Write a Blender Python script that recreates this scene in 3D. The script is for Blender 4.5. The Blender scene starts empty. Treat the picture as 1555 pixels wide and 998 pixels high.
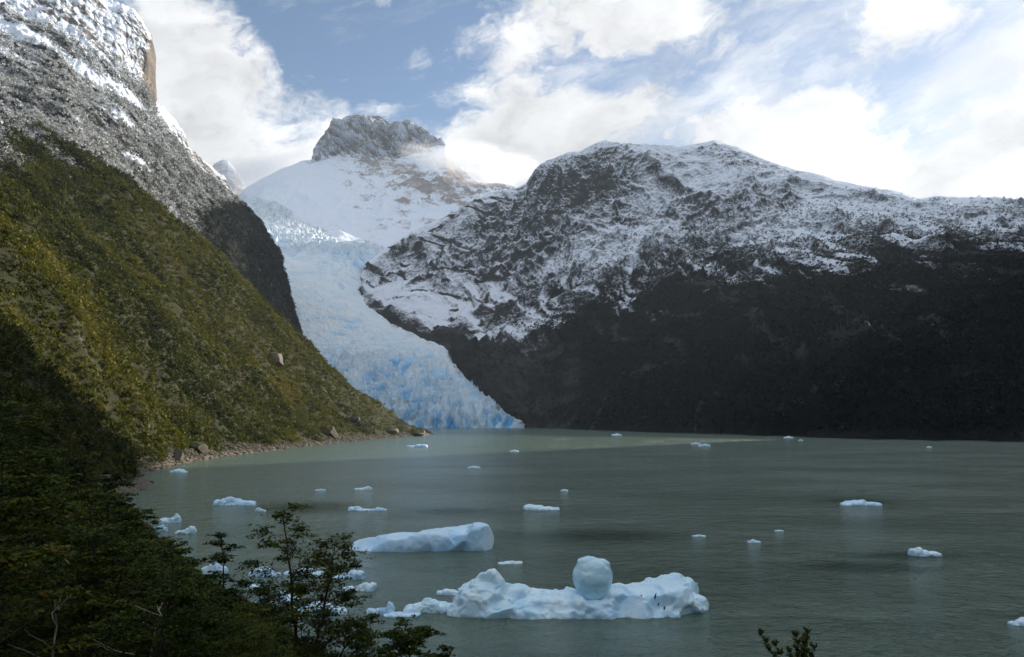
import bpy, bmesh, math, random
import numpy as np
from mathutils import Vector, Matrix

S = bpy.context.scene
COL = S.collection
R = math.radians
random.seed(7)
rng = np.random.default_rng(11)

# ------------------------------------------------------------------ camera
CAM_H = 25.0
FPX, CX, CY = 1220.0, 777.5, 499.0          # focal length and centre, in photo pixels (1555 x 998)
PITCH = math.atan(136.0 / FPX)
cam_d = bpy.data.cameras.new('camera')
cam = bpy.data.objects.new('camera', cam_d)
COL.objects.link(cam)
cam.location = (0, 0, CAM_H)
cam.rotation_euler = (math.pi / 2 + PITCH, 0, 0)
cam_d.sensor_width = 36.0
cam_d.lens = 36.0 * FPX / 1555.0
cam_d.clip_start = 0.3
cam_d.clip_end = 60000
S.camera = cam

# ------------------------------------------------------------------ light, exposure
SUN_AZ, SUN_EL = 50.0, 20.0                  # azimuth clockwise from the viewing direction (+Y)
sd = Vector((math.sin(R(SUN_AZ)) * math.cos(R(SUN_EL)), math.cos(R(SUN_AZ)) * math.cos(R(SUN_EL)), math.sin(R(SUN_EL))))
sun_d = bpy.data.lights.new('sun', 'SUN')
sun_d.energy = 2.9
sun_d.angle = R(0.5)
sun_d.color = (1.0, 0.90, 0.76)
sun = bpy.data.objects.new('sun', sun_d)
COL.objects.link(sun)
sun.location = sd * 3000
sun.rotation_euler = (-sd).to_track_quat('-Z', 'Y').to_euler()

vs = S.view_settings
S.display_settings.display_device = 'sRGB'
vs.view_transform = 'Standard'
vs.look = 'None'
vs.exposure = 1.42
vs.gamma = 1.0
vs.use_curve_mapping = False
S.render.engine = 'CYCLES'
cy = S.cycles
cy.max_bounces = 9
cy.diffuse_bounces = 3
cy.glossy_bounces = 3
cy.transmission_bounces = 2
cy.volume_bounces = 6
cy.transparent_max_bounces = 4
cy.use_denoising = True
cy.caustics_reflective = False
cy.caustics_refractive = False
cy.sample_clamp_indirect = 6.0


# ------------------------------------------------------------------ node helpers
def nd(nt, typ, ins=None, **props):
    n = nt.nodes.new(typ)
    for k, v in props.items():
        setattr(n, k, v)
    for k, v in (ins or {}).items():
        s = n.inputs[k]
        if isinstance(v, bpy.types.NodeSocket):
            nt.links.new(v, s)
        elif isinstance(v, bpy.types.Node):
            nt.links.new(v.outputs[0], s)
        else:
            s.default_value = v
    return n


def mth(nt, op, a, b=0.0, c=0.0, clamp=False):
    return nd(nt, 'ShaderNodeMath', {0: a, 1: b, 2: c}, operation=op, use_clamp=clamp).outputs[0]


def mixc(nt, f, a, b):
    n = nt.nodes.new('ShaderNodeMix')
    n.data_type = 'RGBA'
    for i, v in ((0, f), (6, a), (7, b)):
        if isinstance(v, bpy.types.NodeSocket):
            nt.links.new(v, n.inputs[i])
        else:
            n.inputs[i].default_value = v if i == 0 else (*v, 1.0)[:4]
    return n.outputs[2]


def ramp(nt, f, stops, interp='LINEAR'):
    n = nt.nodes.new('ShaderNodeValToRGB')
    n.color_ramp.interpolation = interp
    els = n.color_ramp.elements
    while len(els) < len(stops):
        els.new(0.5)
    for e, (p, c) in zip(els, stops):
        e.position = p
        e.color = (*c, 1.0) if len(c) == 3 else c
    nt.links.new(f, n.inputs[0])
    return n.outputs[0]


def sstep(nt, v, lo, hi):
    n = nt.nodes.new('ShaderNodeMapRange')
    n.interpolation_type = 'SMOOTHSTEP'
    nt.links.new(v, n.inputs[0])
    n.inputs[1].default_value = lo
    n.inputs[2].default_value = hi
    return n.outputs[0]


def noise(nt, vec, scale, detail=4.0, rough=0.55, dist=0.0):
    return nd(nt, 'ShaderNodeTexNoise', {'Vector': vec, 'Scale': scale, 'Detail': detail, 'Roughness': rough, 'Distortion': dist}).outputs[0]


def new_mat(name):
    m = bpy.data.materials.new(name)
    m.use_nodes = True
    nt = m.node_tree
    nt.nodes.clear()
    out = nt.nodes.new('ShaderNodeOutputMaterial')
    b = nt.nodes.new('ShaderNodeBsdfPrincipled')
    nt.links.new(b.outputs[0], out.inputs[0])
    b.inputs['Specular IOR Level'].default_value = 0.25
    return m, nt, b


def gpos(nt):
    return nt.nodes.new('ShaderNodeNewGeometry').outputs['Position']


def attr(nt, name):
    return nd(nt, 'ShaderNodeAttribute', attribute_name=name).outputs['Fac']


def scaled(nt, vec, s):
    return nd(nt, 'ShaderNodeVectorMath', {0: vec, 1: s}, operation='MULTIPLY').outputs[0]


def bump(nt, h, strength, dist, bsdf):
    n = nd(nt, 'ShaderNodeBump', {'Height': h, 'Strength': strength, 'Distance': dist})
    nt.links.new(n.outputs[0], bsdf.inputs['Normal'])


# ------------------------------------------------------------------ world: sky with drifting cloud
W = bpy.data.worlds.new('World')
S.world = W
W.use_nodes = True
nt = W.node_tree
nt.nodes.clear()
wout = nt.nodes.new('ShaderNodeOutputWorld')
sky = nt.nodes.new('ShaderNodeTexSky')
sky.sky_type = 'NISHITA'
sky.sun_disc = False
sky.sun_elevation = R(SUN_EL)
sky.sun_rotation = R(SUN_AZ)
sky.altitude = 100
sky.air_density = 1.0
sky.dust_density = 0.6
sky.ozone_density = 2.5
D = nd(nt, 'ShaderNodeTexCoord').outputs['Generated']
sx = nd(nt, 'ShaderNodeSeparateXYZ', {0: D})
X_, Y_, Z_ = sx.outputs
az = mth(nt, 'ARCTAN2', X_, Y_)              # radians, right positive
el = mth(nt, 'ARCSINE', Z_)


def blob(a, e, ra, re, amp, rot=0.0):
    """soft elliptical bank of cloud centred on azimuth a, elevation e (degrees)"""
    da = mth(nt, 'SUBTRACT', az, R(a))
    de = mth(nt, 'SUBTRACT', el, R(e))
    c, s = math.cos(R(rot)), math.sin(R(rot))
    u = mth(nt, 'ADD', mth(nt, 'MULTIPLY', da, c / R(ra)), mth(nt, 'MULTIPLY', de, s / R(ra)))
    v = mth(nt, 'ADD', mth(nt, 'MULTIPLY', da, -s / R(re)), mth(nt, 'MULTIPLY', de, c / R(re)))
    r2 = mth(nt, 'ADD', mth(nt, 'MULTIPLY', u, u), mth(nt, 'MULTIPLY', v, v))
    return mth(nt, 'MULTIPLY', mth(nt, 'EXPONENT', mth(nt, 'MULTIPLY', r2, -1.0)), amp)


def pang(px, py):
    """azimuth and elevation (degrees) of the ray through a photo pixel"""
    x, y = (px - CX) / FPX, (CY - py) / FPX
    vy = math.cos(PITCH) - y * math.sin(PITCH)
    vz = math.sin(PITCH) + y * math.cos(PITCH)
    return math.degrees(math.atan2(x, vy)), math.degrees(math.atan2(vz, math.hypot(x, vy)))


BANKS = [  # px, py, radius across, radius up (px), amount, rotation
    (330, 190, 160, 120, 0.62, 20), (250, 60, 130, 90, 0.30, 0), (470, 200, 110, 70, 0.16, 0),
    (560, 70, 170, 95, -0.42, 10), (410, 40, 90, 70, -0.20, 0), (740, 200, 60, 60, -0.35, 0),
    (825, 70, 70, 110, 0.46, -20), (960, 20, 190, 60, 0.46, 0), (1090, 60, 90, 60, 0.26, 0),
    (985, 108, 90, 45, -0.48, 0), (720, 140, 50, 25, 0.26, 15),
    (750, 245, 110, 60, 0.95, 10), (930, 170, 130, 50, 0.60, 15), (1065, 135, 60, 55, -0.45, 0),
    (1220, 175, 150, 70, 0.85, 5), (1100, 215, 130, 40, 0.35, 0), (1400, 280, 260, 55, 0.80, 0),
    (1530, 200, 120, 80, 0.26, 30), (1390, 160, 80, 55, -0.50, 0), (1185, 85, 65, 70, -0.45, 0), (1210, 20, 60, 40, 0.10, 0),
    (1340, 40, 130, 70, 0.50, 40), (1500, 40, 130, 60, 0.22, 20), (1470, 115, 90, 50, -0.50, 0), (1290, 100, 60, 40, -0.25, 0), (400, 280, 120, 50, 0.35, 0),
    (1800, 150, 300, 200, 0.35, 0), (-300, 100, 300, 200, 0.1, 0),
]
bias = None
for (px, py, rx, ry, amp, rot) in BANKS:
    a, e = pang(px, py)
    bb = blob(a, e, math.degrees(rx / FPX), math.degrees(ry / FPX), amp, rot)
    bias = bb if bias is None else mth(nt, 'ADD', bias, bb)
# the rest of the sky, overhead and behind, gets extra broken cloud, added as fill light
bias = mth(nt, 'ADD', bias, mth(nt, 'MULTIPLY', sstep(nt, el, R(34), R(56)), 0.50))
bias = mth(nt, 'ADD', bias, mth(nt, 'MULTIPLY', sstep(nt, mth(nt, 'MULTIPLY', Y_, -1.0), -0.55, 0.1), 0.12))
cvec = nd(nt, 'ShaderNodeCombineXYZ', {0: az, 1: mth(nt, 'MULTIPLY', el, 1.35), 2: mth(nt, 'MULTIPLY', Y_, 0.3)}).outputs[0]
rotv = nd(nt, 'ShaderNodeVectorRotate', {'Vector': cvec, 'Angle': R(-24)}, rotation_type='Z_AXIS').outputs[0]
rots = scaled(nt, rotv, (0.80, 1.05, 1.0))
warp = nd(nt, 'ShaderNodeTexNoise', {'Vector': rots, 'Scale': 5.0, 'Detail': 5.0, 'Roughness': 0.6}).outputs['Color']
wv = nd(nt, 'ShaderNodeVectorMath', {0: rots, 1: scaled(nt, warp, (0.16, 0.16, 0.16))}, operation='ADD').outputs[0]
n1 = noise(nt, wv, 8.5, 12.0, 0.64)
n2 = noise(nt, wv, 2.6, 5.0, 0.55)
dens = mth(nt, 'ADD', mth(nt, 'ADD', mth(nt, 'MULTIPLY', n1, 3.0), mth(nt, 'MULTIPLY', n2, 0.75)), bias)
cover = sstep(nt, dens, 1.86, 2.42)
veil = noise(nt, nd(nt, 'ShaderNodeVectorMath', {0: scaled(nt, rotv, (0.45, 1.5, 1.0)), 1: scaled(nt, warp, (0.22, 0.22, 0.22))}, operation='ADD').outputs[0], 7.0, 10.0, 0.62)
veil = mth(nt, 'MULTIPLY', sstep(nt, mth(nt, 'ADD', veil, mth(nt, 'MULTIPLY', sstep(nt, az, R(-4), R(14)), 0.22)), 0.55, 0.86), 0.75)
cover = mth(nt, 'MAXIMUM', cover, veil)
# cloud brightness: thick parts near the sun glow white, thin parts away from it greyer
sunv = nd(nt, 'ShaderNodeVectorMath', {0: D, 1: tuple(sd)}, operation='DOT_PRODUCT').outputs['Value']
glow = mth(nt, 'POWER', mth(nt, 'MAXIMUM', sunv, 0.0), 5.0)
cl_l = mth(nt, 'ADD', mth(nt, 'ADD', 0.33, mth(nt, 'MULTIPLY', glow, 0.12)),
           mth(nt, 'MULTIPLY', mth(nt, 'SUBTRACT', noise(nt, wv, 7.0, 8.0, 0.6), 0.5), 0.55))
cl_c = nd(nt, 'ShaderNodeVectorMath', {0: (0.98, 0.985, 1.0), 'Scale': cl_l}, operation='SCALE').outputs[0]
bg1 = nd(nt, 'ShaderNodeBackground', {'Color': sky.outputs[0], 'Strength': 0.050})
bg2 = nd(nt, 'ShaderNodeBackground', {'Color': cl_c, 'Strength': 1.0})
mixw = nd(nt, 'ShaderNodeMixShader', {0: cover, 1: bg1.outputs[0], 2: bg2.outputs[0]})
nt.links.new(mixw.outputs[0], wout.inputs[0])


# ------------------------------------------------------------------ numpy noise
_prm = np.random.default_rng(3).permutation(256)
_prm = np.concatenate([_prm, _prm, _prm]).astype(np.int32)
_g2 = np.random.default_rng(5).normal(size=(256, 2))
_g2 /= np.linalg.norm(_g2, axis=1)[:, None]
_g3 = np.random.default_rng(6).normal(size=(256, 3))
_g3 /= np.linalg.norm(_g3, axis=1)[:, None]


def perlin2(x, y):
    xi, yi = np.floor(x).astype(np.int64), np.floor(y).astype(np.int64)
    xf, yf = x - xi, y - yi
    xi &= 255
    yi &= 255
    u, v = xf ** 3 * (xf * (xf * 6 - 15) + 10), yf ** 3 * (yf * (yf * 6 - 15) + 10)

    def g(a, b):
        q = _g2[_prm[_prm[xi + a] + yi + b]]
        return q[..., 0] * (xf - a) + q[..., 1] * (yf - b)
    a = g(0, 0) * (1 - u) + g(1, 0) * u
    b = g(0, 1) * (1 - u) + g(1, 1) * u
    return (a * (1 - v) + b * v) * 1.5


def perlin3(p):
    i = np.floor(p).astype(np.int64)
    f = p - i
    i &= 255
    w = f ** 3 * (f * (f * 6 - 15) + 10)
    out = 0
    for a in (0, 1):
        for b in (0, 1):
            for c in (0, 1):
                q = _g3[_prm[_prm[_prm[i[..., 0] + a] + i[..., 1] + b] + i[..., 2] + c]]
                d = q[..., 0] * (f[..., 0] - a) + q[..., 1] * (f[..., 1] - b) + q[..., 2] * (f[..., 2] - c)
                wx = w[..., 0] if a else 1 - w[..., 0]
                wy = w[..., 1] if b else 1 - w[..., 1]
                wz = w[..., 2] if c else 1 - w[..., 2]
                out = out + d * wx * wy * wz
    return out * 1.5


def fbm2(x, y, wl, octs=5, gain=0.5, ox=0.0):
    s, a = 0, 1.0
    x, y = x / wl + 17.3 + ox, y / wl + 5.7 + ox * 1.7
    for k in range(octs):
        s = s + a * perlin2(x, y)
        x, y = x * 2.03 + 13.1, y * 2.03 + 7.9
        a *= gain
    return s


def rid2(x, y, wl, octs=5, gain=0.5, ox=0.0):
    """ridged noise, about 0..1 per octave, crests sharp"""
    s, a, w = 0, 1.0, 1.0
    x, y = x / wl + 3.3 + ox, y / wl + 15.7 + ox * 1.3
    for k in range(octs):
        n = 1 - np.abs(perlin2(x, y)) * 1.6
        n = n * n
        s = s + a * n * w
        w = np.clip(n * 1.4, 0, 1)
        x, y = x * 2.07 + 11.1, y * 2.07 + 4.9
        a *= gain
    return s


def fbm3(p, wl, octs=4, gain=0.5):
    s, a = 0, 1.0
    p = p / wl + 31.7
    for k in range(octs):
        s = s + a * perlin3(p)
        p = p * 2.03 + 9.1
        a *= gain
    return s


def sst(x, lo, hi):
    t = np.clip((x - lo) / (hi - lo), 0, 1)
    return t * t * (3 - 2 * t)


# ------------------------------------------------------------------ pixel <-> world
def ray(px, py):
    px, py = np.asarray(px, float), np.asarray(py, float)
    x, y = (px - CX) / FPX, (CY - py) / FPX
    vy = math.cos(PITCH) - y * math.sin(PITCH)
    vz = math.sin(PITCH) + y * math.cos(PITCH)
    return x / vy, vz / vy


def at(px, py, d):
    """world point at forward distance d behind photo pixel (px, py)"""
    u, v = ray(px, py)
    return u * d, d + 0 * u, CAM_H + v * d


def on_water(px, py):
    u, v = ray(px, py)
    d = -CAM_H / v
    return float(u * d), float(d)


def proj(x, y, z):
    c, s = math.cos(PITCH), math.sin(PITCH)
    z = z - CAM_H
    fz = y * c + z * s
    fy = -y * s + z * c
    return CX + FPX * x / fz, CY - FPX * fy / fz


# ------------------------------------------------------------------ mesh helpers
def link(name, me, mats=None, parent=None, smooth=True):
    o = bpy.data.objects.new(name, me)
    COL.objects.link(o)
    if mats is not None:
        for m in (mats if isinstance(mats, (list, tuple)) else [mats]):
            me.materials.append(m)
    if smooth and len(me.polygons):
        me.polygons.foreach_set('use_smooth', np.ones(len(me.polygons), bool))
    if parent is not None:
        o.parent = parent
    return o


def np_mesh(name, V, F, attrs=None, mat_idx=None):
    """mesh from arrays: V (n,3); F (m,k) with constant k"""
    me = bpy.data.meshes.new(name)
    F = np.ascontiguousarray(F, dtype=np.int32)
    m, k = F.shape
    me.vertices.add(len(V))
    me.vertices.foreach_set('co', np.ascontiguousarray(V, dtype=np.float32).ravel())
    me.loops.add(m * k)
    me.loops.foreach_set('vertex_index', F.ravel())
    me.polygons.add(m)
    me.polygons.foreach_set('loop_start', np.arange(0, m * k, k, dtype=np.int32))
    if mat_idx is not None:
        me.polygons.foreach_set('material_index', np.asarray(mat_idx, dtype=np.int32))
    for n, a in (attrs or {}).items():
        at_ = me.attributes.new(n, 'FLOAT', 'POINT')
        at_.data.foreach_set('value', np.ascontiguousarray(a, dtype=np.float32).ravel())
    me.update(calc_edges=True)
    return me


def grid_faces(nr, nc, keep=None):
    i = np.arange(nr * nc).reshape(nr, nc)
    F = np.stack([i[:-1, :-1], i[:-1, 1:], i[1:, 1:], i[1:, :-1]], -1).reshape(-1, 4)
    if keep is not None:
        k = keep.ravel()
        F = F[k[F].any(1)]
    return F


def grid_obj(name, X, Y, Z, mat, attrs=None, keep=None):
    V = np.stack([X, Y, Z], -1).reshape(-1, 3)
    me = np_mesh(name, V, grid_faces(*X.shape, keep), {k: v.ravel() for k, v in (attrs or {}).items()})
    return link(name, me, mat)


def grid_nz(X, Y, Z):
    """normals of a grid surface, z up"""
    P = np.stack([X, Y, Z], -1)
    n = np.cross(np.gradient(P, axis=1), np.gradient(P, axis=0))
    n /= np.linalg.norm(n, axis=-1)[..., None] + 1e-9
    n[n[..., 2] < 0] *= -1
    return n


def loft(lines, u, rows, floor=-6.0):
    """lines: list of arrays (px, py, d), near to far. Returns D, Z grids (rows x cols) and the row parameter"""
    K = len(lines)
    dk, zk = [], []
    for L in lines:
        L = np.asarray(L, float)
        uu, vv = ray(L[:, 0], L[:, 1])
        o = np.argsort(uu)
        dd = np.interp(u, uu[o], L[o, 2])
        # interpolate the elevation tangent, so that the outline stays as traced
        v = np.interp(u, uu[o], vv[o])
        dk.append(dd)
        zk.append(CAM_H + v * dd)
    dk, zk = np.array(dk), np.array(zk)
    zk = np.maximum(zk, floor)

    def slopes(a):
        df = np.diff(a, axis=0)
        m = np.zeros_like(a)
        p, q = df[:-1], df[1:]
        same = p * q > 0
        m[1:-1] = np.where(same, 2 * p * q / np.where(same, p + q, 1), 0)
        m[0], m[-1] = df[0], df[-1]
        return m
    md, mz = slopes(dk), slopes(zk)
    T, Dg, Zg = [], [], []
    for k in range(K - 1):
        n = rows[k]
        for j in range(n if k < K - 2 else n + 1):
            t = j / n
            h00, h10, h01, h11 = 2*t**3-3*t*t+1, t**3-2*t*t+t, -2*t**3+3*t*t, t**3-t*t
            Dg.append(h00*dk[k] + h10*md[k] + h01*dk[k+1] + h11*md[k+1])
            Zg.append(h00*zk[k] + h10*mz[k] + h01*zk[k+1] + h11*mz[k+1])
            T.append(k + t)
    return np.array(Dg), np.array(Zg), np.array(T)[:, None] * np.ones(len(u))[None, :]


def tps_fit(P, z):
    P = np.asarray(P, float) / 1000.0
    z = np.asarray(z, float)
    n = len(P)
    r2 = ((P[:, None] - P[None]) ** 2).sum(-1)
    K = np.where(r2 > 0, 0.5 * r2 * np.log(r2 + 1e-20), 0) + np.eye(n) * 1e-6
    A = np.zeros((n + 3, n + 3))
    A[:n, :n] = K
    A[:n, n] = 1
    A[:n, n + 1:] = P
    A[n:, :n] = A[:n, n:].T
    w = np.linalg.solve(A, np.concatenate([z, np.zeros(3)]))

    def f(x, y):
        x, y = np.asarray(x, float), np.asarray(y, float)
        out = np.empty(x.size)
        xs, ys = x.ravel() / 1000.0, y.ravel() / 1000.0
        for s in range(0, x.size, 200000):
            q = slice(s, s + 200000)
            r2 = (xs[q, None] - P[:, 0]) ** 2 + (ys[q, None] - P[:, 1]) ** 2
            out[q] = (0.5 * r2 * np.log(r2 + 1e-20)) @ w[:n] + w[n] + w[n + 1] * xs[q] + w[n + 2] * ys[q]
        return out.reshape(x.shape)
    return f


def tag(o, label=None, cat=None, group=None, kind=None):
    for k, v in (('label', label), ('category', cat), ('group', group), ('kind', kind)):
        if v:
            o[k] = v
    return o


# ------------------------------------------------------------------ materials of the land
def mountain_mat(name, rock_a, rock_b, for_a, for_b, snow_n=0.55, fine=1.0, sn_lo=0.33, sn_hi=0.70):
    m, nt, b = new_mat(name)
    P = gpos(nt)
    snow, veg = attr(nt, 'snow'), attr(nt, 'veg')
    big = noise(nt, P, 0.006, 6, 0.6)
    strata = noise(nt, nd(nt, 'ShaderNodeVectorRotate', {'Vector': scaled(nt, P, (0.6, 0.6, 3.2)), 'Angle': R(28)}, rotation_type='Y_AXIS').outputs[0], 0.012, 7, 0.65)
    f1 = noise(nt, P, 0.05 * fine, 6, 0.7)
    f2 = noise(nt, P, 0.16 * fine, 3, 0.7)
    rock = ramp(nt, mth(nt, 'ADD', mth(nt, 'MULTIPLY', strata, 0.6), mth(nt, 'MULTIPLY', f1, 0.4)), [(0.36, rock_a), (0.62, rock_b)])
    forest = ramp(nt, mth(nt, 'ADD', mth(nt, 'MULTIPLY', f2, 0.6), mth(nt, 'MULTIPLY', big, 0.4)), [(0.35, for_a), (0.65, for_b)])
    vg = sstep(nt, mth(nt, 'ADD', veg, mth(nt, 'MULTIPLY', mth(nt, 'SUBTRACT', f1, 0.5), 0.9)), 0.35, 0.65)
    base = mixc(nt, vg, rock, forest)
    q = mth(nt, 'ADD', mth(nt, 'MULTIPLY', mth(nt, 'SUBTRACT', strata, 0.5), snow_n * 1.1),
            mth(nt, 'ADD', mth(nt, 'MULTIPLY', mth(nt, 'SUBTRACT', f1, 0.5), snow_n), mth(nt, 'MULTIPLY', mth(nt, 'SUBTRACT', f2, 0.5), snow_n * 1.9)))
    sn = sstep(nt, mth(nt, 'ADD', snow, q), sn_lo, sn_hi)
    col = mixc(nt, sn, base, (0.74, 0.81, 0.92))
    nt.links.new(col, b.inputs['Base Color'])
    b.inputs['Roughness'].default_value = 0.85
    b.inputs['Specular IOR Level'].default_value = 0.04
    bump(nt, mth(nt, 'ADD', mth(nt, 'MULTIPLY', f1, 0.7), mth(nt, 'MULTIPLY', f2, 0.3)), 0.9, 9.0, b)
    return m


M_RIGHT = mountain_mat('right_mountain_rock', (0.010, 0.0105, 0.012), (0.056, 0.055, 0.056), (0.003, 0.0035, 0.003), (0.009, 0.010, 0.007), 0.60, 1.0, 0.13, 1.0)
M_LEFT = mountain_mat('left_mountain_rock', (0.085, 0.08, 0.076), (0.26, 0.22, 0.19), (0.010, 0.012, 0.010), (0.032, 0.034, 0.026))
M_PEAK = mountain_mat('peak_rock', (0.25, 0.235, 0.235), (0.42, 0.385, 0.365), (0.1, 0.1, 0.1), (0.2, 0.2, 0.2), 0.5, 0.6)

# ------------------------------------------------------------------ right mountain
NEAR_U = lambda a, b, n: np.linspace(ray(a, 400)[0], ray(b, 400)[0], n)
u = NEAR_U(528, 1700, 1000)
base = [(500, 520, 2700), (528, 470, 2860), (545, 445, 2900), (570, 470, 2780), (600, 492, 2680), (640, 506, 2560), (683, 520, 2400), (690, 545, 2310), (720, 582, 2210), (760, 617, 2110),
        (805, 655, 2020), (900, 658, 1660), (1000, 660, 1400), (1150, 664, 1150), (1300, 669, 960), (1450, 672, 870), (1555, 674, 820), (1700, 680, 750)]
ridge = [(500, 470, 2960), (528, 440, 3000), (545, 424, 3010), (553, 402, 3050), (575, 385, 3100), (600, 368, 3160), (650, 341, 3260), (700, 316, 3340), (730, 302, 3380), (760, 291, 3400), (785, 286, 3420), (800, 278, 3400),
         (812, 258, 3380), (822, 248, 3370), (845, 241, 3370), (862, 231, 3370), (880, 230, 3370), (900, 220, 3360), (920, 214, 3350), (945, 217, 3350), (960, 219, 3340), (1000, 220, 3320), (1040, 222, 3300),
         (1060, 219, 3280), (1085, 213, 3250), (1100, 217, 3240), (1120, 222, 3210), (1150, 238, 3150), (1175, 248, 3100), (1200, 257, 3060), (1235, 262, 3010), (1270, 274, 2960), (1300, 280, 2920), (1340, 288, 2870),
         (1370, 293, 2840), (1390, 301, 2810), (1430, 299, 2770), (1470, 303, 2720), (1500, 302, 2680), (1555, 305, 2600), (1620, 312, 2520), (1700, 330, 2400)]
lA = [(500, 515, 2740), (545, 440, 2920), (600, 475, 2720), (640, 490, 2610), (683, 512, 2450), (695, 530, 2345), (740, 530, 2300), (800, 522, 2290), (850, 524, 2260), (880, 545, 2180), (930, 575, 1850), (1000, 580, 1600), (1150, 575, 1370),
      (1300, 575, 1180), (1450, 575, 1080), (1555, 575, 1030), (1700, 575, 950)]
lB = [(500, 500, 2800), (545, 435, 2940), (600, 450, 2830), (640, 460, 2750), (683, 490, 2640), (720, 495, 2620), (800, 486, 2560), (850, 480, 2480), (900, 465, 2380), (1000, 450, 2200), (1150, 440, 1950),
      (1300, 440, 1730), (1450, 430, 1600), (1555, 420, 1540), (1700, 420, 1450)]
lC = [(500, 480, 2900), (545, 430, 2970), (600, 400, 3030), (650, 385, 3080), (700, 370, 3120), (760, 355, 3080), (820, 345, 3050), (900, 335, 3000), (1000, 335, 2850), (1150, 335, 2600), (1300, 345, 2350), (1450, 355, 2200), (1555, 355, 2120), (1700, 370, 2000)]
far1 = [(p, y + 25, d + 500) for (p, y, d) in ridge]
far2 = [(p, 600, d + 1500) for (p, y, d) in ridge]
pre = [(p, y + 16, d - (70 if p < 690 else 4)) for (p, y, d) in base]
Dg, Zg, T = loft([pre, base, lA, lB, lC, ridge, far1, far2], u, [14, 70, 130, 150, 170, 16, 10], -12.0)
T = T - 1.0
Xg = Dg * u[None, :]
Yg = Dg.copy()
px_0, _ = proj(Xg, Yg, Zg)
env = sst(T, 0.0, 0.5) * (1 - 0.9 * np.exp(-((T - 4.0) / 0.22) ** 2)) * (1 - sst(T, 3.95, 4.05))
wx = Xg + 60 * fbm2(Xg, Yg, 300, 3)
wy = Yg + 60 * fbm2(Xg, Yg, 300, 3, ox=9.0)
# broad spurs and gullies running down-slope, then broken rock
spur = rid2(wx * 1.0 + wy * 0.35, wy * 0.42, 330, 3, 0.5) - 0.8
det = rid2(wx, wy, 105, 5, 0.55, ox=4.0) - 0.9
fin = fbm2(Xg + Zg * 0.4, Yg + Zg * 0.7, 22, 4, 0.6)
rough = 0.5 + 0.9 * sst(fbm2(Xg, Yg, 420, 3, ox=2.0), -0.25, 0.45)
left_side = 1 - sst(Xg, 100, 900)
Zg = Zg + env * (30 * spur + (14 + 10 * left_side) * det * rough + 3.6 * fin * rough)
crest = np.exp(-((T - 4.0) / 0.10) ** 2)
Zg = Zg + crest * (5 * fbm2(Xg, Yg, 90, 5, 0.5) + 1)
bulge = sst(px_0, 690, 720) * (1 - sst(px_0, 850, 930)) * sst(T, -0.05, 0.2) * (1 - sst(T, 0.9, 1.4))
Yg = Yg - bulge * (30 * fbm2(Xg, Zg * 0.6, 120, 4, 0.55, ox=3.7) + 14 * (rid2(Xg + .4 * Zg, Zg * .35, 45, 4, .55) - .8))
N = grid_nz(Xg, Yg, Zg)
px_, py_ = proj(Xg, Yg, Zg)
# snow line (photo: about 350-450 px high on the right, lower towards the glacier), thin on steep ledges
hz = Zg + 70 * fbm2(Xg, Yg, 260, 4, ox=5.0) + 60 * left_side + 110 * (1 - sst(px_ + 30 * fbm2(Xg, Yg, 90, 3), 640, 740)) * sst(T, -0.1, 0.25)
cav = fbm2(Xg, Yg, 60, 4, ox=7.0)
line = sst(hz, 210, 660)
snow = -0.43 + 1.28 * line + (N[..., 2] - 0.78) * 1.0 * (0.4 + line) + 0.22 * cav * (1 - 0.4 * line)
# the wind-blown dark face under the summit's left shoulder
face = np.exp(-(((px_ - 880) / 45) ** 2 + ((py_ - 280) / 38) ** 2))
snow -= 0.42 * face * (0.5 + fbm2(Xg, Yg, 90, 4, ox=3.3))
# snow lying on the shelf above the bare rock bump
streak = sst(fbm2(wx * 1.6 + Zg * .9, wy * 0.5, 120, 4, ox=6.6), 0.12, 0.5) * sst(hz, 120, 420) * (1 - sst(hz, 560, 700))
snow += 0.62 * streak
snow -= (1 - sst(px_, 700, 860)) * 0.75 * sst(rid2(wx * .8 + Zg * .8, wy * .5 + Zg, 130, 4, .55, ox=1.4) - 0.85, 0.05, 0.5)
shelf = np.exp(-((T - 2.0 + 0.25 * sst(px_, 640, 760)) / 0.30) ** 2) * (1 - sst(px_, 820, 900)) * sst(px_, 540, 600)
snow += (0.50 + 0.35 * sst(px_, 690, 720)) * shelf
snow -= 0.6 * np.exp(-((T - 0.12) / 0.28) ** 2) * (1 - sst(px_, 670, 700)) * sst(px_, 560, 600) * (0.7 + fbm2(Xg, Yg, 70, 3))
snow += 0.45 * (1 - sst(px_, 560, 640)) * sst(T, 1.0, 2.5)
veg = (1 - sst(hz, 420, 700)) * (0.25 + 0.75 * sst(px_ + 60 * fbm2(Xg, Yg, 140, 4, ox=8.), 780, 960))
veg -= 0.75 * sst(rid2(wx * .9 + Zg * .5, wy * .7, 210, 4, .55, ox=12.) - 0.95, 0.0, 0.45)
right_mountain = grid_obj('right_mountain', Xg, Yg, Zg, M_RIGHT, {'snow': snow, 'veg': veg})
tag(right_mountain, kind='structure')
RM = (Xg, Yg, Zg, N, T, px_, py_, snow)

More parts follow.
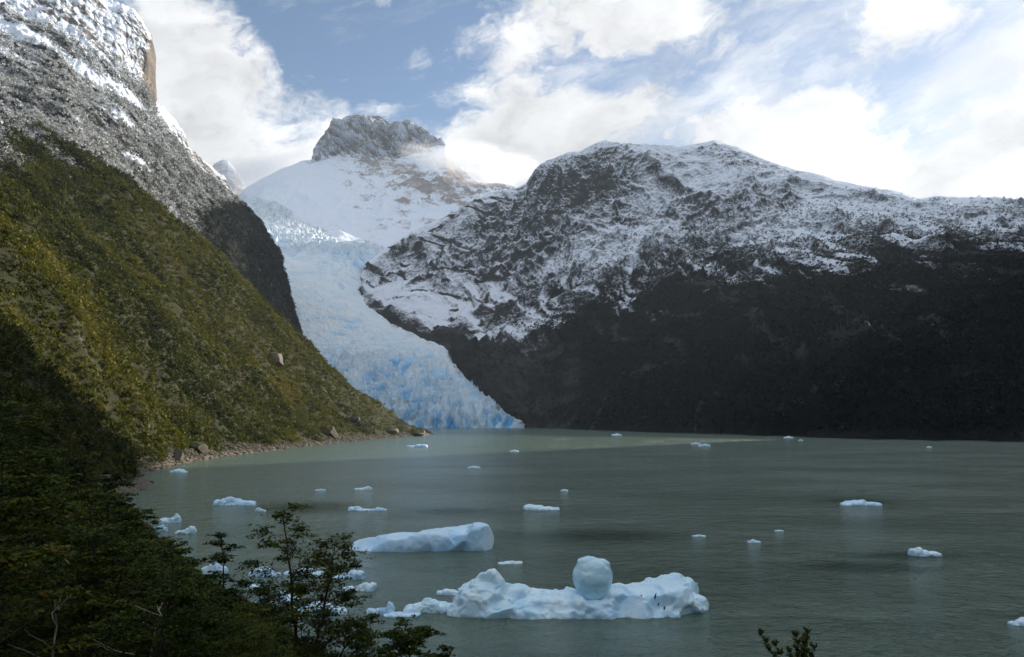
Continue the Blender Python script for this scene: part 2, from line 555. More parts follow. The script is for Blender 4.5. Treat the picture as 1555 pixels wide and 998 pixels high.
# unseen range at right, spur and notch shaped to shade foreground, light the hill
rd = np.array([(1640, 2520, 735), (1690, 2350, 660), (1700, 2200, 600), (1690, 2050, 600), (1660, 1925, 640), (1610, 1815, 1010), (1540, 1680, 1010), (1450, 1500, 900), (1250, 1150, 760), (1050, 650, 640), (960, 100, 620), (940, -600, 600), (1000, -1500, 500)], float)
s_ = np.r_[0, np.cumsum(np.hypot(*np.diff(rd[:, :2], axis=0).T))]
ss = np.linspace(0, s_[-1], 420)
rx_, ry_, rz_ = (np.interp(ss, s_, rd[:, k]) for k in range(3))
tx, ty = np.gradient(rx_), np.gradient(ry_)
ker = np.ones(31) / 31
tx = np.convolve(np.pad(tx, 15, 'edge'), ker, 'valid')
ty = np.convolve(np.pad(ty, 15, 'edge'), ker, 'valid')
tl = np.hypot(tx, ty)
nx_, ny_ = -ty / tl, tx / tl                   # to the side away from the lake is +n or -n
sgn = np.where((nx_ * rx_ + ny_ * ry_) > 0, 1, -1)
nx_, ny_ = nx_ * sgn, ny_ * sgn
tt = np.linspace(-1, 1, 120)[:, None]
lim = np.maximum(rx_ - (0.66 * np.maximum(ry_, 0) + 40), 60) * 0.97
wid = np.where(tt < 0, np.minimum(rz_ * 1.0 + 60, lim)[None], rz_[None] * 1.5)
Xs = rx_[None] + nx_[None] * tt * wid
Ys = ry_[None] + ny_[None] * tt * wid
Zs = rz_[None] * (1 - np.abs(tt)) ** 0.85 - 6 * np.abs(tt)
Zs = Zs + (1 - np.abs(tt)) * np.minimum(1, np.abs(tt) * 6 + 0.15) * (30 * (rid2(Xs, Ys, 330, 4) - 0.9)) + 6 * fbm2(Xs, Ys, 60, 4)
Ns = grid_nz(Xs, Ys, Zs)
unseen_ridge = grid_obj('unseen_ridge', Xs, Ys, Zs, M_RIGHT,
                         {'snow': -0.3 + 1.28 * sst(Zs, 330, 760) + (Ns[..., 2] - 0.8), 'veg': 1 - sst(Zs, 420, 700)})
tag(unseen_ridge, kind='structure')

# ------------------------------------------------------------------ left mountain (frosted cliff)
u = NEAR_U(-260, 520, 760)
ridge = [(-400, -330, 1750), (-260, -230, 1800), (-100, -130, 1850), (0, -80, 1880), (60, -45, 1900), (120, -22, 1930), (150, -4, 1950), (170, 8, 1960), (188, 12, 1970), (205, 22, 1980), (215, 34, 1985), (223, 48, 1990), (230, 58, 1995), (233, 72, 2000),
         (235, 110, 2010), (236, 150, 2030), (239, 160, 2060), (247, 166, 2080), (262, 185, 2110), (275, 199, 2130), (283, 208, 2150), (285, 222, 2160), (293, 234, 2180), (303, 243, 2190), (318, 253, 2210), (332, 266, 2230), (346, 277, 2250), (352, 290, 2255),
         (364, 305, 2260), (384, 322, 2270), (396, 338, 2275), (408, 354, 2280), (420, 374, 2285), (430, 392, 2290), (433, 405, 2290), (431, 430, 2280), (438, 458, 2270), (446, 480, 2260), (455, 500, 2250), (463, 520, 2230), (468, 545, 2200), (520, 640, 2180)]
b0 = [(-400, 120, 800), (-260, 150, 850), (-100, 190, 950), (0, 230, 1000), (100, 240, 1080), (180, 290, 1200), (260, 350, 1350), (330, 420, 1500), (400, 480, 1700), (465, 570, 1950), (520, 660, 2050)]
b1 = [(-400, 60, 950), (-260, 100, 1000), (-100, 120, 1080), (0, 150, 1130), (100, 175, 1220), (180, 220, 1400), (240, 262, 1600), (300, 305, 1800), (350, 350, 1900), (400, 410, 2020), (430, 450, 2120), (465, 555, 2100), (520, 650, 2120)]
b2 = [(-400, -40, 1250), (-260, 10, 1300), (-100, 40, 1380), (0, 70, 1430), (100, 105, 1520), (180, 150, 1680), (230, 178, 1850), (250, 195, 1950), (300, 260, 2050), (350, 308, 2130), (400, 370, 2180), (430, 420, 2220), (465, 545, 2160), (520, 645, 2150)]
b3 = [(-400, -150, 1500), (-260, -90, 1540), (-100, -30, 1600), (0, 5, 1640), (100, 45, 1720), (180, 80, 1840), (225, 118, 1930), (238, 165, 2000), (250, 178, 2030), (300, 250, 2130), (350, 296, 2200), (400, 350, 2240), (430, 405, 2260), (465, 535, 2190), (520, 642, 2165)]
far1 = [(p, y + 20, d + 250) for (p, y, d) in ridge]
far2 = [(p, 620, d + 900) for (p, y, d) in ridge]
Dg, Zg, T = loft([b0, b1, b2, b3, ridge, far1, far2], u, [90, 130, 110, 110, 14, 10])
Xg = Dg * u[None, :]
Yg = Dg.copy()
env = 0.25 + 0.75 * sst(T, 0.1, 0.6)
env = env * (1 - 0.8 * np.exp(-((T - 4.0) / 0.2) ** 2))
det = rid2(Xg + 0.5 * Zg, Yg + 0.3 * Zg, 110, 5, 0.55) - 0.9
led = rid2(Xg * 0.5 + Zg * 0.3, Zg * 1.3 + Xg * 0.55, 80, 4, 0.5, ox=6.0) - 0.8     # ledges dipping to the right
fin = fbm2(Xg + Zg * .6, Yg + Zg * .8, 20, 4, 0.6)
Zg = Zg + env * (14 * det + 10 * led + 3.5 * fin)
Dsh = env * (8 * fbm2(Xg + 0.3 * Zg, Zg, 60, 4, 0.55, ox=2.2) + 5 * (rid2(Xg + Yg * .5, Zg * 0.3, 26, 4, .6, ox=9.1) - .8))
Yg = Yg + Dsh
crest = np.exp(-((T - 4.0) / 0.2) ** 2)
Zg = Zg + crest * (7 * fbm2(Xg, Yg, 45, 5, 0.6) + 1.0)
N = grid_nz(Xg, Yg, Zg)
px_, py_ = proj(Xg, Yg, Zg)
hz = Zg + 60 * fbm2(Xg, Yg, 200, 4, ox=5.0)
dz_ = sst(hz, 430, 800)
snow = 0.04 + 0.50 * dz_ + (N[..., 2] - 0.62) * 0.95 + 0.26 * fbm2(Xg + Zg * .5, Yg + Zg * .5, 95, 4, ox=1.2) + 0.24 * sst(T, 2.1, 3.2)
# open snow gullies among the frosted shrubs
for (gx, gy, ra, rb, rot) in ((180, 178, 34, 9, 35), (212, 246, 40, 12, 28), (30, 50, 60, 10, 20), (262, 318, 22, 6, 45), (35, 195, 45, 10, 12), (150, 120, 80, 8, 32), (115, 180, 16, 7, 40)):
    c, s = math.cos(R(rot)), math.sin(R(rot))
    a, b_ = (px_ - gx) * c + (py_ - gy) * s, -(px_ - gx) * s + (py_ - gy) * c
    snow += 0.75 * np.exp(-((a / ra) ** 2 + (b_ / rb) ** 2))
# bare vertical cliff at the outer corner, bare rock ribs
snow -= 0.9 * np.exp(-(((px_ - 228) / 9) ** 2 + ((py_ - 118) / 36) ** 2))
for (gx, gy, ra, rb, rot) in ((78, 85, 30, 10, 50), (90, 140, 42, 8, 66)):
    c, s = math.cos(R(rot)), math.sin(R(rot))
    a, b_ = (px_ - gx) * c + (py_ - gy) * s, -(px_ - gx) * s + (py_ - gy) * c
    snow -= 0.5 * np.exp(-((a / ra) ** 2 + (b_ / rb) ** 2))
shoulder_shade = sst(px_, 285, 325) * sst(py_ + 10 * fbm2(Xg, Zg, 60, 3) + 0.10 * (px_ - 330), 304, 326)  # shadow over the lower shoulder, painted in: snow taken off, cover darkened
snow -= 1.0 * shoulder_shade
veg = (1 - sst(T, 2.6, 3.3)) * 0.62 + 0.4 * shoulder_shade
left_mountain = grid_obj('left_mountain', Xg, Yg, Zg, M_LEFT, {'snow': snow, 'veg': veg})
tag(left_mountain, kind='structure')
LM = (Xg, Yg, Zg, N, T, px_, py_, snow)

# ------------------------------------------------------------------ snow basin and rocky peak
u = NEAR_U(300, 900, 640)
ridge = [(250, 420, 4700), (300, 360, 4700), (330, 330, 4700), (360, 300, 4700), (372, 286, 4700), (400, 270, 4700), (430, 256, 4720), (460, 249, 4750), (472, 246, 4780), (475, 238, 4800), (479, 222, 4800), (486, 210, 4800), (492, 205, 4800), (500, 192, 4800), (508, 184, 4800), (518, 180, 4800), (525, 176, 4800), (540, 174, 4800), (552, 176, 4800),
         (560, 174, 4800), (575, 176, 4800), (585, 180, 4800), (592, 187, 4800), (605, 187, 4800), (613, 184, 4800), (625, 185, 4800), (634, 193, 4800), (648, 199, 4800), (655, 205, 4800), (664, 212, 4800), (674, 221, 4790), (690, 243, 4750), (700, 255, 4700), (715, 268, 4650), (735, 279, 4600), (755, 277, 4500), (775, 281, 4450), (800, 290, 4400), (830, 300, 4400), (950, 330, 4400)]
m2 = [(250, 430, 4600), (300, 372, 4600), (360, 306, 4600), (400, 276, 4600), (430, 262, 4620), (460, 252, 4640), (476, 248, 4640), (500, 239, 4650), (520, 236, 4650), (545, 240, 4640), (575, 243, 4640), (600, 240, 4640), (630, 232, 4650), (660, 225, 4670), (676, 224, 4680), (690, 249, 4660), (700, 262, 4620), (720, 275, 4570), (760, 285, 4420), (800, 298, 4350), (950, 340, 4300)]
m1 = [(250, 450, 4200), (300, 390, 4200), (360, 330, 4200), (400, 312, 4150), (450, 310, 4150), (500, 308, 4200), (560, 305, 4250), (600, 300, 4250), (650, 300, 4250), (700, 302, 4200), (760, 308, 4150), (800, 320, 4100), (950, 360, 4000)]
b0 = [(250, 460, 3500), (300, 420, 3500), (400, 370, 3450), (450, 372, 3400), (520, 372, 3380), (560, 395, 3350), (600, 410, 3300), (700, 400, 3300), (800, 400, 3400), (950, 420, 3500)]
far1 = [(p, y + 40, d + 500) for (p, y, d) in ridge]
far2 = [(p, 600, d + 1400) for (p, y, d) in ridge]
Dg, Zg, T = loft([b0, m1, m2, ridge, far1, far2], u, [120, 120, 110, 12, 8])
Xg = Dg * u[None, :]
Yg = Dg.copy()
rock = sst(T, 2.03, 2.12) * (1 - sst(T, 3.0, 3.3)) * np.exp(-((Xg - (575 - CX) / FPX * 4800) / 405) ** 10)
det = rid2(Xg + 0.6 * Zg, Zg * 1.0 + 0.3 * Xg, 260, 6, 0.55) - 0.9
sm = rid2(Xg, Yg, 420, 4, 0.45, ox=3.0) - 0.8
env = 1 - 0.95 * np.exp(-((T - 3) / .25) ** 2)
rs = np.exp(-(((Xg + 450) / 450) ** 2 + ((Zg - 1250) / 220) ** 2)) + 0.5 * sst(Xg, -300, 100)
Yg = Yg - rock * 120 * (det + 0.35 * (rid2(Xg + .4 * Zg, Zg + .2 * Xg, 60, 4, .6, ox=2.) - .8)) * env
Zg = Zg + rock * env * env * 12 * det + (1 - rock) * env * (22 * sm + rs * 30 * (rid2(Xg, Yg, 130, 5) - 0.9) + 3.5 * fbm2(Xg, Yg, 45, 4, .6))
Zg = Zg + np.exp(-((T - 3.0) / 0.10) ** 2) * 9 * fbm2(Xg, Yg * 0, 70, 5, 0.55) * np.clip(rock + 0.15, 0, 1)
N = grid_nz(Xg, Yg, Zg)
px_, py_ = proj(Xg, Yg, Zg)
snow = np.where(rock > 0.5, 0.38 + 0.3 * fbm2(Xg, Zg, 70, 4) + (N[..., 2] - 0.45) * 0.75, 0.96 + (N[..., 2] - 0.8) * 0.9 - sst(px_, 470, 560) * np.clip(0.04 + 0.42 * fbm2(Xg + Zg * .6, Yg * .4 + Zg, 130, 5, .6), 0, .6))
for (gx, gy, ra, rb, rot, am) in ((690, 262, 30, 10, 50, .75), (660, 282, 34, 14, 10, .55), (615, 305, 14, 5, 10, .8), (585, 258, 60, 16, 0, .32), (740, 282, 34, 6, 0, .7), (600, 345, 40, 5, -5, .5), (690, 300, 60, 8, 20, .3)):
    c, s = math.cos(R(rot)), math.sin(R(rot))
    a, b_ = (px_ - gx) * c + (py_ - gy) * s, -(px_ - gx) * s + (py_ - gy) * c
    snow -= am * np.exp(-((a / ra) ** 2 + (b_ / rb) ** 2)) * (0.75 + 0.5 * fbm2(Xg, Yg, 120, 3))
snow_peak = grid_obj('mountain_peak', Xg, Yg, Zg, M_PEAK, {'snow': snow, 'veg': 0 * Zg})
tag(snow_peak, kind='structure')

# far summit seen in the mist behind the left ridge
u = NEAR_U(285, 400, 110)
ridge = [(285, 330, 6500), (305, 290, 6500), (318, 262, 6500), (326, 250, 6500), (336, 244, 6500), (346, 246, 6500), (356, 255, 6500), (362, 266, 6500), (380, 292, 6500), (400, 330, 6500)]
Dg, Zg, T = loft([[(285, 420, 5900), (400, 420, 5900)], [(p, y + 45, 6200) for p, y, d in ridge], ridge, [(285, 500, 7400), (400, 500, 7400)]], u, [30, 60, 30])
Xg = Dg * u[None]
Zg = Zg + 12 * (rid2(Xg + .5 * Zg, Zg, 150, 5, .6) - .9)
N = grid_nz(Xg, Dg, Zg)
tag(grid_obj('far_mountain', Xg, Dg, Zg, M_PEAK, {'snow': 0.40 + (N[..., 2] - .5) * .8, 'veg': 0 * Zg}), kind='structure')

# ------------------------------------------------------------------ glacier
gp = [  # px, py, d on the ice
    (480, 530, 2250), (500, 562, 2150), (540, 596, 2090), (580, 612, 2070), (640, 618, 2060), (700, 620, 2060), (745, 628, 2050), (785, 640, 2035),
    (560, 560, 2170), (620, 560, 2180), (680, 570, 2170), (725, 592, 2130),
    (500, 520, 2350), (560, 520, 2380), (620, 520, 2400), (680, 530, 2330), (690, 545, 2290), (760, 617, 2095),
    (475, 490, 2480), (520, 480, 2550), (560, 475, 2640), (600, 490, 2660), (640, 507, 2520), (683, 522, 2390),
    (455, 450, 2650), (500, 445, 2720), (540, 450, 2830), (570, 470, 2760),
    (445, 415, 2850), (490, 415, 2900), (530, 415, 2960), (552, 420, 3000),
    (430, 378, 3100), (480, 375, 3150), (530, 380, 3150), (570, 392, 3150), (600, 385, 3300),
    (405, 345, 3380), (440, 350, 3420), (490, 362, 3350), (540, 372, 3300),
    (385, 320, 3650), (420, 330, 3680), (460, 345, 3650), (520, 365, 3500),
    (372, 306, 3900), (400, 308, 3950), (430, 325, 3950), (350, 300, 4000)]
P3 = np.array([at(*g) for g in gp])
gz = tps_fit(P3[:, :2], P3[:, 2])
u = NEAR_U(340, 850, 640)
dd = np.concatenate([2021 + 55 * np.linspace(0, 1, 110) ** 1.3, np.geomspace(2077, 4150, 520)])
Dg = dd[:, None] * np.ones(len(u))[None]
Xg = Dg * u[None]
Z0 = gz(Xg, Dg)
_p, _q = proj(Xg, Dg, Z0)
bx_ = np.interp(_q, [330, 365, 385, 400, 420, 436, 460, 486, 505, 522, 548, 585, 618, 650], [640, 600, 575, 556, 549, 549, 568, 600, 640, 683, 694, 730, 774, 832])
side = _p - bx_ + 5 * fbm2(Xg, Dg, 40, 3)
Z0 = Z0 - 48 * sst(side, -9, 14) - 14 * sst(side, -30, 0)
# front: a calving wall that curves back at its right end
front = 2024 + 7 * fbm2(Xg, Dg * 0, 60, 4) + 30 * sst(-Xg, 250, 420)
wall = sst(Dg, front, front + 26)
up = sst(Dg, 2100, 2300)
steep = sst(Dg, 2950, 3150) * (1 - 0.4 * sst(Dg, 3300, 3500)) + 1.0 * sst(Dg, 3450, 3600) + 0.9 * (1 - sst(Dg, 2150, 2420))
steep = np.clip(steep, 0.28, 1.2)
qx = Xg + 30 * fbm2(Xg, Dg, 160, 3)
qy = Dg + 30 * fbm2(Xg, Dg, 160, 3, ox=8.)
crev = rid2(qx * 0.6, qy * 1.2, 30, 4, 0.6) - 0.8 + 0.35 * (rid2(qx * .7, qy, 80, 3, .5, ox=5.5) - .8)          # transverse crevasses and seracs
long_ = fbm2(qx + qy * .5, qy * 0.22, 40, 3)
amp = 16 * steep * (1 - 0.75 * sst(Xg, -70, 20) * (1 - sst(Dg, 2100, 2250)))
disp = amp * crev + 4 * long_ * steep + 2.2 * fbm2(Xg, Dg, 9, 3, .6)
Zg = Z0 * wall + disp * (0.2 + 0.8 * wall) * sst(Dg, front - 2, front + 12) - 9 * (1 - wall)
Yg = Dg + (1 - sst(Dg, 2060, 2110)) * 9 * (1 - 0.8 * sst(Xg, -40, 20)) * (rid2(Xg, Zg * 0.25, 26, 4, .55, ox=2.) - .8) * sst(wall, 0, .4)
N = grid_nz(Xg, Yg, Zg)
px_, py_ = proj(Xg, Yg, Z0)
poly = np.array([(380, 290), (440, 318), (540, 345), (640, 365), (620, 400), (590, 415), (585, 440), (615, 465), (660, 488), (712, 512), (717, 545), (755, 580), (812, 618), (850, 655), (850, 700), (340, 700), (340, 290)], float)
def inside(px, py, poly):
    r = np.zeros(px.shape, bool)
    for (x0, y0), (x1, y1) in zip(poly, np.roll(poly, -1, 0)):
        c = ((y0 > py) != (y1 > py)) & (px < (x1 - x0) * (py - y0) / (y1 - y0 + 1e-12) + x0)
        r ^= c
    return r
ins = inside(px_, py_, poly) | (Dg < 2090)
low = 1 - sst(Z0 + 40 * fbm2(Xg, Dg, 200, 3), 60, 330)
blue = 0.10 + 0.36 * low + 0.75 * np.clip(-crev - 0.08, 0, 1) * (0.5 + steep * .5) + 0.16 * sst(Dg, 2950, 3150) * (1 - sst(Dg, 3250, 3400)) + 0.04 * sst(Dg, 3700, 3850) + 0.15 * fbm2(Xg, Dg, 90, 3)
m, nt, b = new_mat('glacier_ice')
P = gpos(nt)
g1 = noise(nt, P, 0.09, 6, 0.7)
g2 = noise(nt, P, 0.35, 3, 0.6)
f = mth(nt, 'ADD', attr(nt, 'blue'), mth(nt, 'MULTIPLY', mth(nt, 'SUBTRACT', g1, 0.5), 0.7))
c = ramp(nt, f, [(0.0, (0.80, 0.88, 0.95)), (0.35, (0.66, 0.81, 0.94)), (0.7, (0.40, 0.65, 0.90)), (1.0, (0.13, 0.42, 0.78))])
dirt = sstep(nt, mth(nt, 'ADD', noise(nt, scaled(nt, P, (1.0, 0.35, 1.0)), 0.03, 6, 0.7), attr(nt, 'dirt')), 0.68, 0.92)
c = mixc(nt, dirt, c, (0.22, 0.22, 0.22))
nt.links.new(c, b.inputs['Base Color'])
b.inputs['Roughness'].default_value = 0.6
bump(nt, mth(nt, 'ADD', g1, mth(nt, 'MULTIPLY', g2, 0.4)), 1.0, 5.0, b)
bnd = np.full(px_.shape, 0.0)
for (ax, ay), (bx_, by_) in zip([(568, 440), (600, 486), (640, 505), (683, 522), (692, 548), (725, 585), (762, 618)], [(600, 486), (640, 505), (683, 522), (692, 548), (725, 585), (762, 618), (808, 650)]):
    L2 = (bx_ - ax) ** 2 + (by_ - ay) ** 2
    t = np.clip(((px_ - ax) * (bx_ - ax) + (py_ - ay) * (by_ - ay)) / L2, 0, 1)
    dist = np.hypot(px_ - ax - t * (bx_ - ax), py_ - ay - t * (by_ - ay))
    bnd = np.maximum(bnd, np.exp(-(dist / 16) ** 2))
glacier = grid_obj('glacier', Xg, Yg, Zg, m, {'blue': blue, 'dirt': bnd * 0.25}, keep=ins)
tag(glacier, 'pale blue crevassed glacier pouring down the valley into the lake', 'glacier')

# ------------------------------------------------------------------ left hill and the near slope the photographer stands on
def W_(px, py, d):
    x, y, z = at(px, py, d)
    return (float(x), float(y), float(z))
shore_px = [(640, 661.5), (600, 664), (560, 668), (500, 674), (450, 680), (400, 686), (350, 692), (300, 700), (260, 708), (225, 716), (190, 726)]
shore = [on_water(*p) for p in shore_px] + [(-126, 244), (-100, 196), (-78, 156), (-50, 115), (-22, 84), (-4, 66), (18, 55), (45, 48), (80, 42), (130, 30)]
hp = [(x, y, 0.0) for x, y in shore]
hp += [W_(640, 656, 1195), W_(590, 622, 1200), W_(540, 590, 1190), W_(500, 560, 1170), W_(465, 530, 1140), W_(430, 488, 1110), W_(400, 452, 1080), W_(365, 420, 1050), W_(330, 389, 1020), W_(295, 355, 990), W_(260, 322, 960),
       W_(220, 290, 930), W_(180, 260, 900), W_(140, 235, 870), W_(100, 218, 840), W_(50, 210, 800), W_(0, 205, 760), W_(-120, 190, 640), W_(-300, 170, 500)]
# surface points part-way up
hp += [W_(400, 560, 850), W_(330, 520, 780), W_(250, 450, 740), W_(150, 370, 660), W_(50, 300, 600), W_(300, 620, 560), W_(200, 560, 480), W_(100, 480, 430), W_(0, 400, 400), W_(500, 625, 960), W_(100, 600, 300), W_(0, 560, 235)]
# beyond the crest the hill falls away again
hp += [(x * 1.0 - 60, y + 160, z * 0.55) for x, y, z in (W_(590, 622, 1200), W_(500, 560, 1170), W_(400, 452, 1080), W_(295, 355, 990))] + [(-60, 1290, -25)]
# near slope
hp += [(0, 0, 23.2), (3, 8, 20.6), (-6, 22, 16.2), (-16, 22, 16.5), (9, 20, 16.2), (6, 40, 7.5), (-14, 42, 9.5), (-32, 42, 14), (-40, 75, 13), (-60, 110, 12), (-70, 60, 28), (-110, 100, 46), (-120, 180, 26),
       (-160, 60, 75), (-220, 150, 100), (-60, 0, 45), (-150, -100, 100), (0, -40, 38), (60, 0, 14), (40, -40, 30), (0, -150, 85), (120, -60, 25)]
# under the lake
hp += [(x + 60, y - 20, -22) for x, y in shore[1:11]] + [(-60, 200, -14), (-25, 140, -14), (15, 100, -14), (40, 80, -13), (90, 70, -14), (150, 60, -16)]
hp = np.array(hp)
hz0 = tps_fit(hp[:, :2], hp[:, 2])


def hill_z(x, y):
    z = hz0(x, y)
    far = sst(np.hypot(x, y), 120, 400)
    inl = sst(z, 2, 14)
    n = far * inl * (9 * fbm2(x, y, 110, 4, 0.5) + 5 * (rid2(x, y, 60, 3, ox=5.) - 0.8))
    return z + n + (0.15 + 0.5 * far) * fbm2(x, y, 12, 3) + 0.25 * fbm2(x, y, 3.5, 3) * sst(np.hypot(x, y), 3, 12)


th = np.concatenate([np.linspace(-175, -75, 60, False), np.linspace(-75, -6, 620, False), np.linspace(-6, 50, 180, False), np.linspace(50, 175, 60)])
rr = np.geomspace(1.2, 1700, 520)
Xg = rr[:, None] * np.sin(np.radians(th))[None]
Yg = rr[:, None] * np.cos(np.radians(th))[None]
Zg = hill_z(Xg, Yg)
Zg = np.maximum(Zg, -9)
keep = (Zg > -8.5) & (Xg < 160)
N = grid_nz(Xg, Yg, Zg)
rockm = 0.5 * sst(N[..., 2] * -1 + 0.35 * fbm2(Xg, Yg, 40, 4), -0.50, -0.25) + 1.0 * (1 - sst(Zg + 1.5 * fbm2(Xg, Yg, 20, 3), 1.8, 3.6))
pxh, pyh = proj(Xg, np.maximum(Yg, 1), Zg)
snowm = 0.62 * sst(0.02 * (232 - pyh) + 0.004 * (200 - pxh) + 1.2 * fbm2(Xg, Yg, 45, 5), 0.2, 1.6) * (Yg > 300)
m, nt, b = new_mat('hill_ground')
P = gpos(nt)
s1, s2 = noise(nt, P, 0.08, 6, 0.65), noise(nt, P, 0.7, 5, 0.7)
gr = ramp(nt, mth(nt, 'ADD', mth(nt, 'MULTIPLY', s1, .6), mth(nt, 'MULTIPLY', s2, .4)), [(0.35, (0.012, 0.015, 0.006)), (0.6, (0.04, 0.042, 0.013))])
rk = ramp(nt, s2, [(0.3, (0.06, 0.054, 0.043)), (0.65, (0.19, 0.165, 0.13))])
c = mixc(nt, sstep(nt, mth(nt, 'ADD', attr(nt, 'rock'), mth(nt, 'MULTIPLY', mth(nt, 'SUBTRACT', s2, .5), .8)), .4, .7), gr, rk)
c = mixc(nt, sstep(nt, mth(nt, 'ADD', attr(nt, 'snow'), mth(nt, 'MULTIPLY', mth(nt, 'SUBTRACT', s2, .5), .9)), .45, .65), c, (0.8, 0.84, 0.9))
nt.links.new(c, b.inputs['Base Color'])
b.inputs['Roughness'].default_value = 0.9
bump(nt, s2, 0.8, 1.0, b)
left_hill = grid_obj('left_hill', Xg, Yg, Zg, m, {'rock': rockm, 'snow': snowm}, keep=keep)
tag(left_hill, kind='structure')

# ------------------------------------------------------------------ lake
m, nt, b = new_mat('lake_water')
P = gpos(nt)
rot = nd(nt, 'ShaderNodeVectorRotate', {'Vector': P, 'Angle': R(-12)}, rotation_type='Z_AXIS').outputs[0]
w0 = nd(nt, 'ShaderNodeVectorMath', {0: rot, 1: nd(nt, 'ShaderNodeVectorMath', {0: nd(nt, 'ShaderNodeTexNoise', {'Vector': P, 'Scale': 0.12, 'Detail': 2.0}).outputs['Color'], 'Scale': 3.0}, operation='SCALE').outputs[0]}, operation='ADD').outputs[0]
ws = scaled(nt, w0, (0.72, 1.0, 1.0))
wa = noise(nt, ws, 1.9, 3.0, 0.6, 0.4)
wc = noise(nt, ws, 5.5, 2.0, 0.6, 0.3)
wb = noise(nt, ws, 0.55, 3.0, 0.55, 0.3)
calm = noise(nt, scaled(nt, P, (0.5, 1.0, 1.0)), 0.022, 4.0, 0.6)        # patches of breeze and calm
gust = sstep(nt, calm, 0.35, 0.65)
xw = nd(nt, 'ShaderNodeSeparateXYZ', {0: P})
offs = sstep(nt, mth(nt, 'ADD', xw.outputs[0], mth(nt, 'MULTIPLY', mth(nt, 'SUBTRACT', calm, .5), 60.)), -60.0, 25.0)
st = mth(nt, 'ADD', 0.12, mth(nt, 'MULTIPLY', mth(nt, 'ADD', mth(nt, 'MULTIPLY', gust, 0.7), 0.55), mth(nt, 'MULTIPLY', mth(nt, 'ADD', offs, 0.25), 0.8)))
# cat's-paws: small patches of steeper ripple
for (gx, gy, ra, rb) in ((59, 139, 10, 4.5), (104, 247, 9, 6), (-16, 222, 8, 6), (70, 150, 8, 3), (20, 175, 14, 8), (-58, 230, 12, 12)):
    du = mth(nt, 'DIVIDE', mth(nt, 'SUBTRACT', xw.outputs[0], float(gx)), float(ra))
    dv = mth(nt, 'DIVIDE', mth(nt, 'SUBTRACT', xw.outputs[1], float(gy)), float(rb))
    g_ = mth(nt, 'EXPONENT', mth(nt, 'MULTIPLY', mth(nt, 'ADD', mth(nt, 'MULTIPLY', du, du), mth(nt, 'MULTIPLY', dv, dv)), -1.0))
    st = mth(nt, 'ADD', st, mth(nt, 'MULTIPLY', g_, mth(nt, 'MULTIPLY', wb, 2.6)))
h = mth(nt, 'MULTIPLY', mth(nt, 'ADD', mth(nt, 'ADD', mth(nt, 'MULTIPLY', wa, 0.50), mth(nt, 'MULTIPLY', wc, 0.13)), mth(nt, 'ADD', mth(nt, 'MULTIPLY', wb, 1.0), mth(nt, 'MULTIPLY', noise(nt, ws, 0.2, 3.0, 0.6, 0.5), 2.4))), st)
b.inputs['Base Color'].default_value = (0.085, 0.138, 0.108, 1)
b.inputs['Roughness'].default_value = 0.17
b.inputs['IOR'].default_value = 1.333
b.inputs['Specular IOR Level'].default_value = 0.5
bump(nt, h, 1.0, 1.4, b)
Xw, Yw = np.meshgrid(np.linspace(-2900, 3200, 41), np.linspace(-1900, 5600, 41))
lake = grid_obj('lake_water', Xw, Yw, 0 * Xw, m)
tag(lake, kind='structure')

# ------------------------------------------------------------------ mist drifting off the snow round the peak
def mist(px, py, d, rx, ry, rz, dens, seed, tilt=0):
    x, y, z = (float(q) for q in at(px, py, d))
    bm = bmesh.new()
    bmesh.ops.create_icosphere(bm, subdivisions=3, radius=1.0)
    me = bpy.data.meshes.new('mist')
    bm.to_mesh(me)
    bm.free()
    m = bpy.data.materials.new('mist_cloud')
    m.use_nodes = True
    nt = m.node_tree
    nt.nodes.clear()
    o_ = nt.nodes.new('ShaderNodeOutputMaterial')
    P = nt.nodes.new('ShaderNodeTexCoord').outputs['Object']
    r = nd(nt, 'ShaderNodeVectorMath', {0: P}, operation='LENGTH').outputs['Value']
    q = noise(nt, nd(nt, 'ShaderNodeVectorMath', {0: P, 1: (seed * 7.3, 0, 0)}, operation='ADD').outputs[0], 1.7, 4, 0.6)
    f = mth(nt, 'SUBTRACT', mth(nt, 'ADD', mth(nt, 'MULTIPLY', mth(nt, 'SUBTRACT', q, 0.5), 1.6), 0.95), mth(nt, 'MULTIPLY', r, 1.15))
    f = mth(nt, 'MULTIPLY', sstep(nt, f, 0.0, 0.9), sstep(nt, mth(nt, 'SUBTRACT', 1.0, r), 0.0, 0.25))
    pv = nd(nt, 'ShaderNodeVolumePrincipled', {'Color': (0.97, 0.98, 1.0, 1), 'Density': mth(nt, 'MULTIPLY', f, dens), 'Anisotropy': 0.2})
    nt.links.new(pv.outputs[0], o_.inputs['Volume'])
    o = link('mist', me, m, smooth=False)
    o.location = (x, y, z)
    o.scale = (rx, ry, rz)
    o.rotation_euler = (0, R(tilt), 0)
    tag(o, kind='stuff')


mist(740, 252, 4420, 430, 300, 150, 0.0095, 1, 8)
mist(668, 240, 4440, 330, 200, 105, 0.006, 2, 12)
mist(380, 265, 4450, 420, 260, 170, 0.0045, 3, -15)

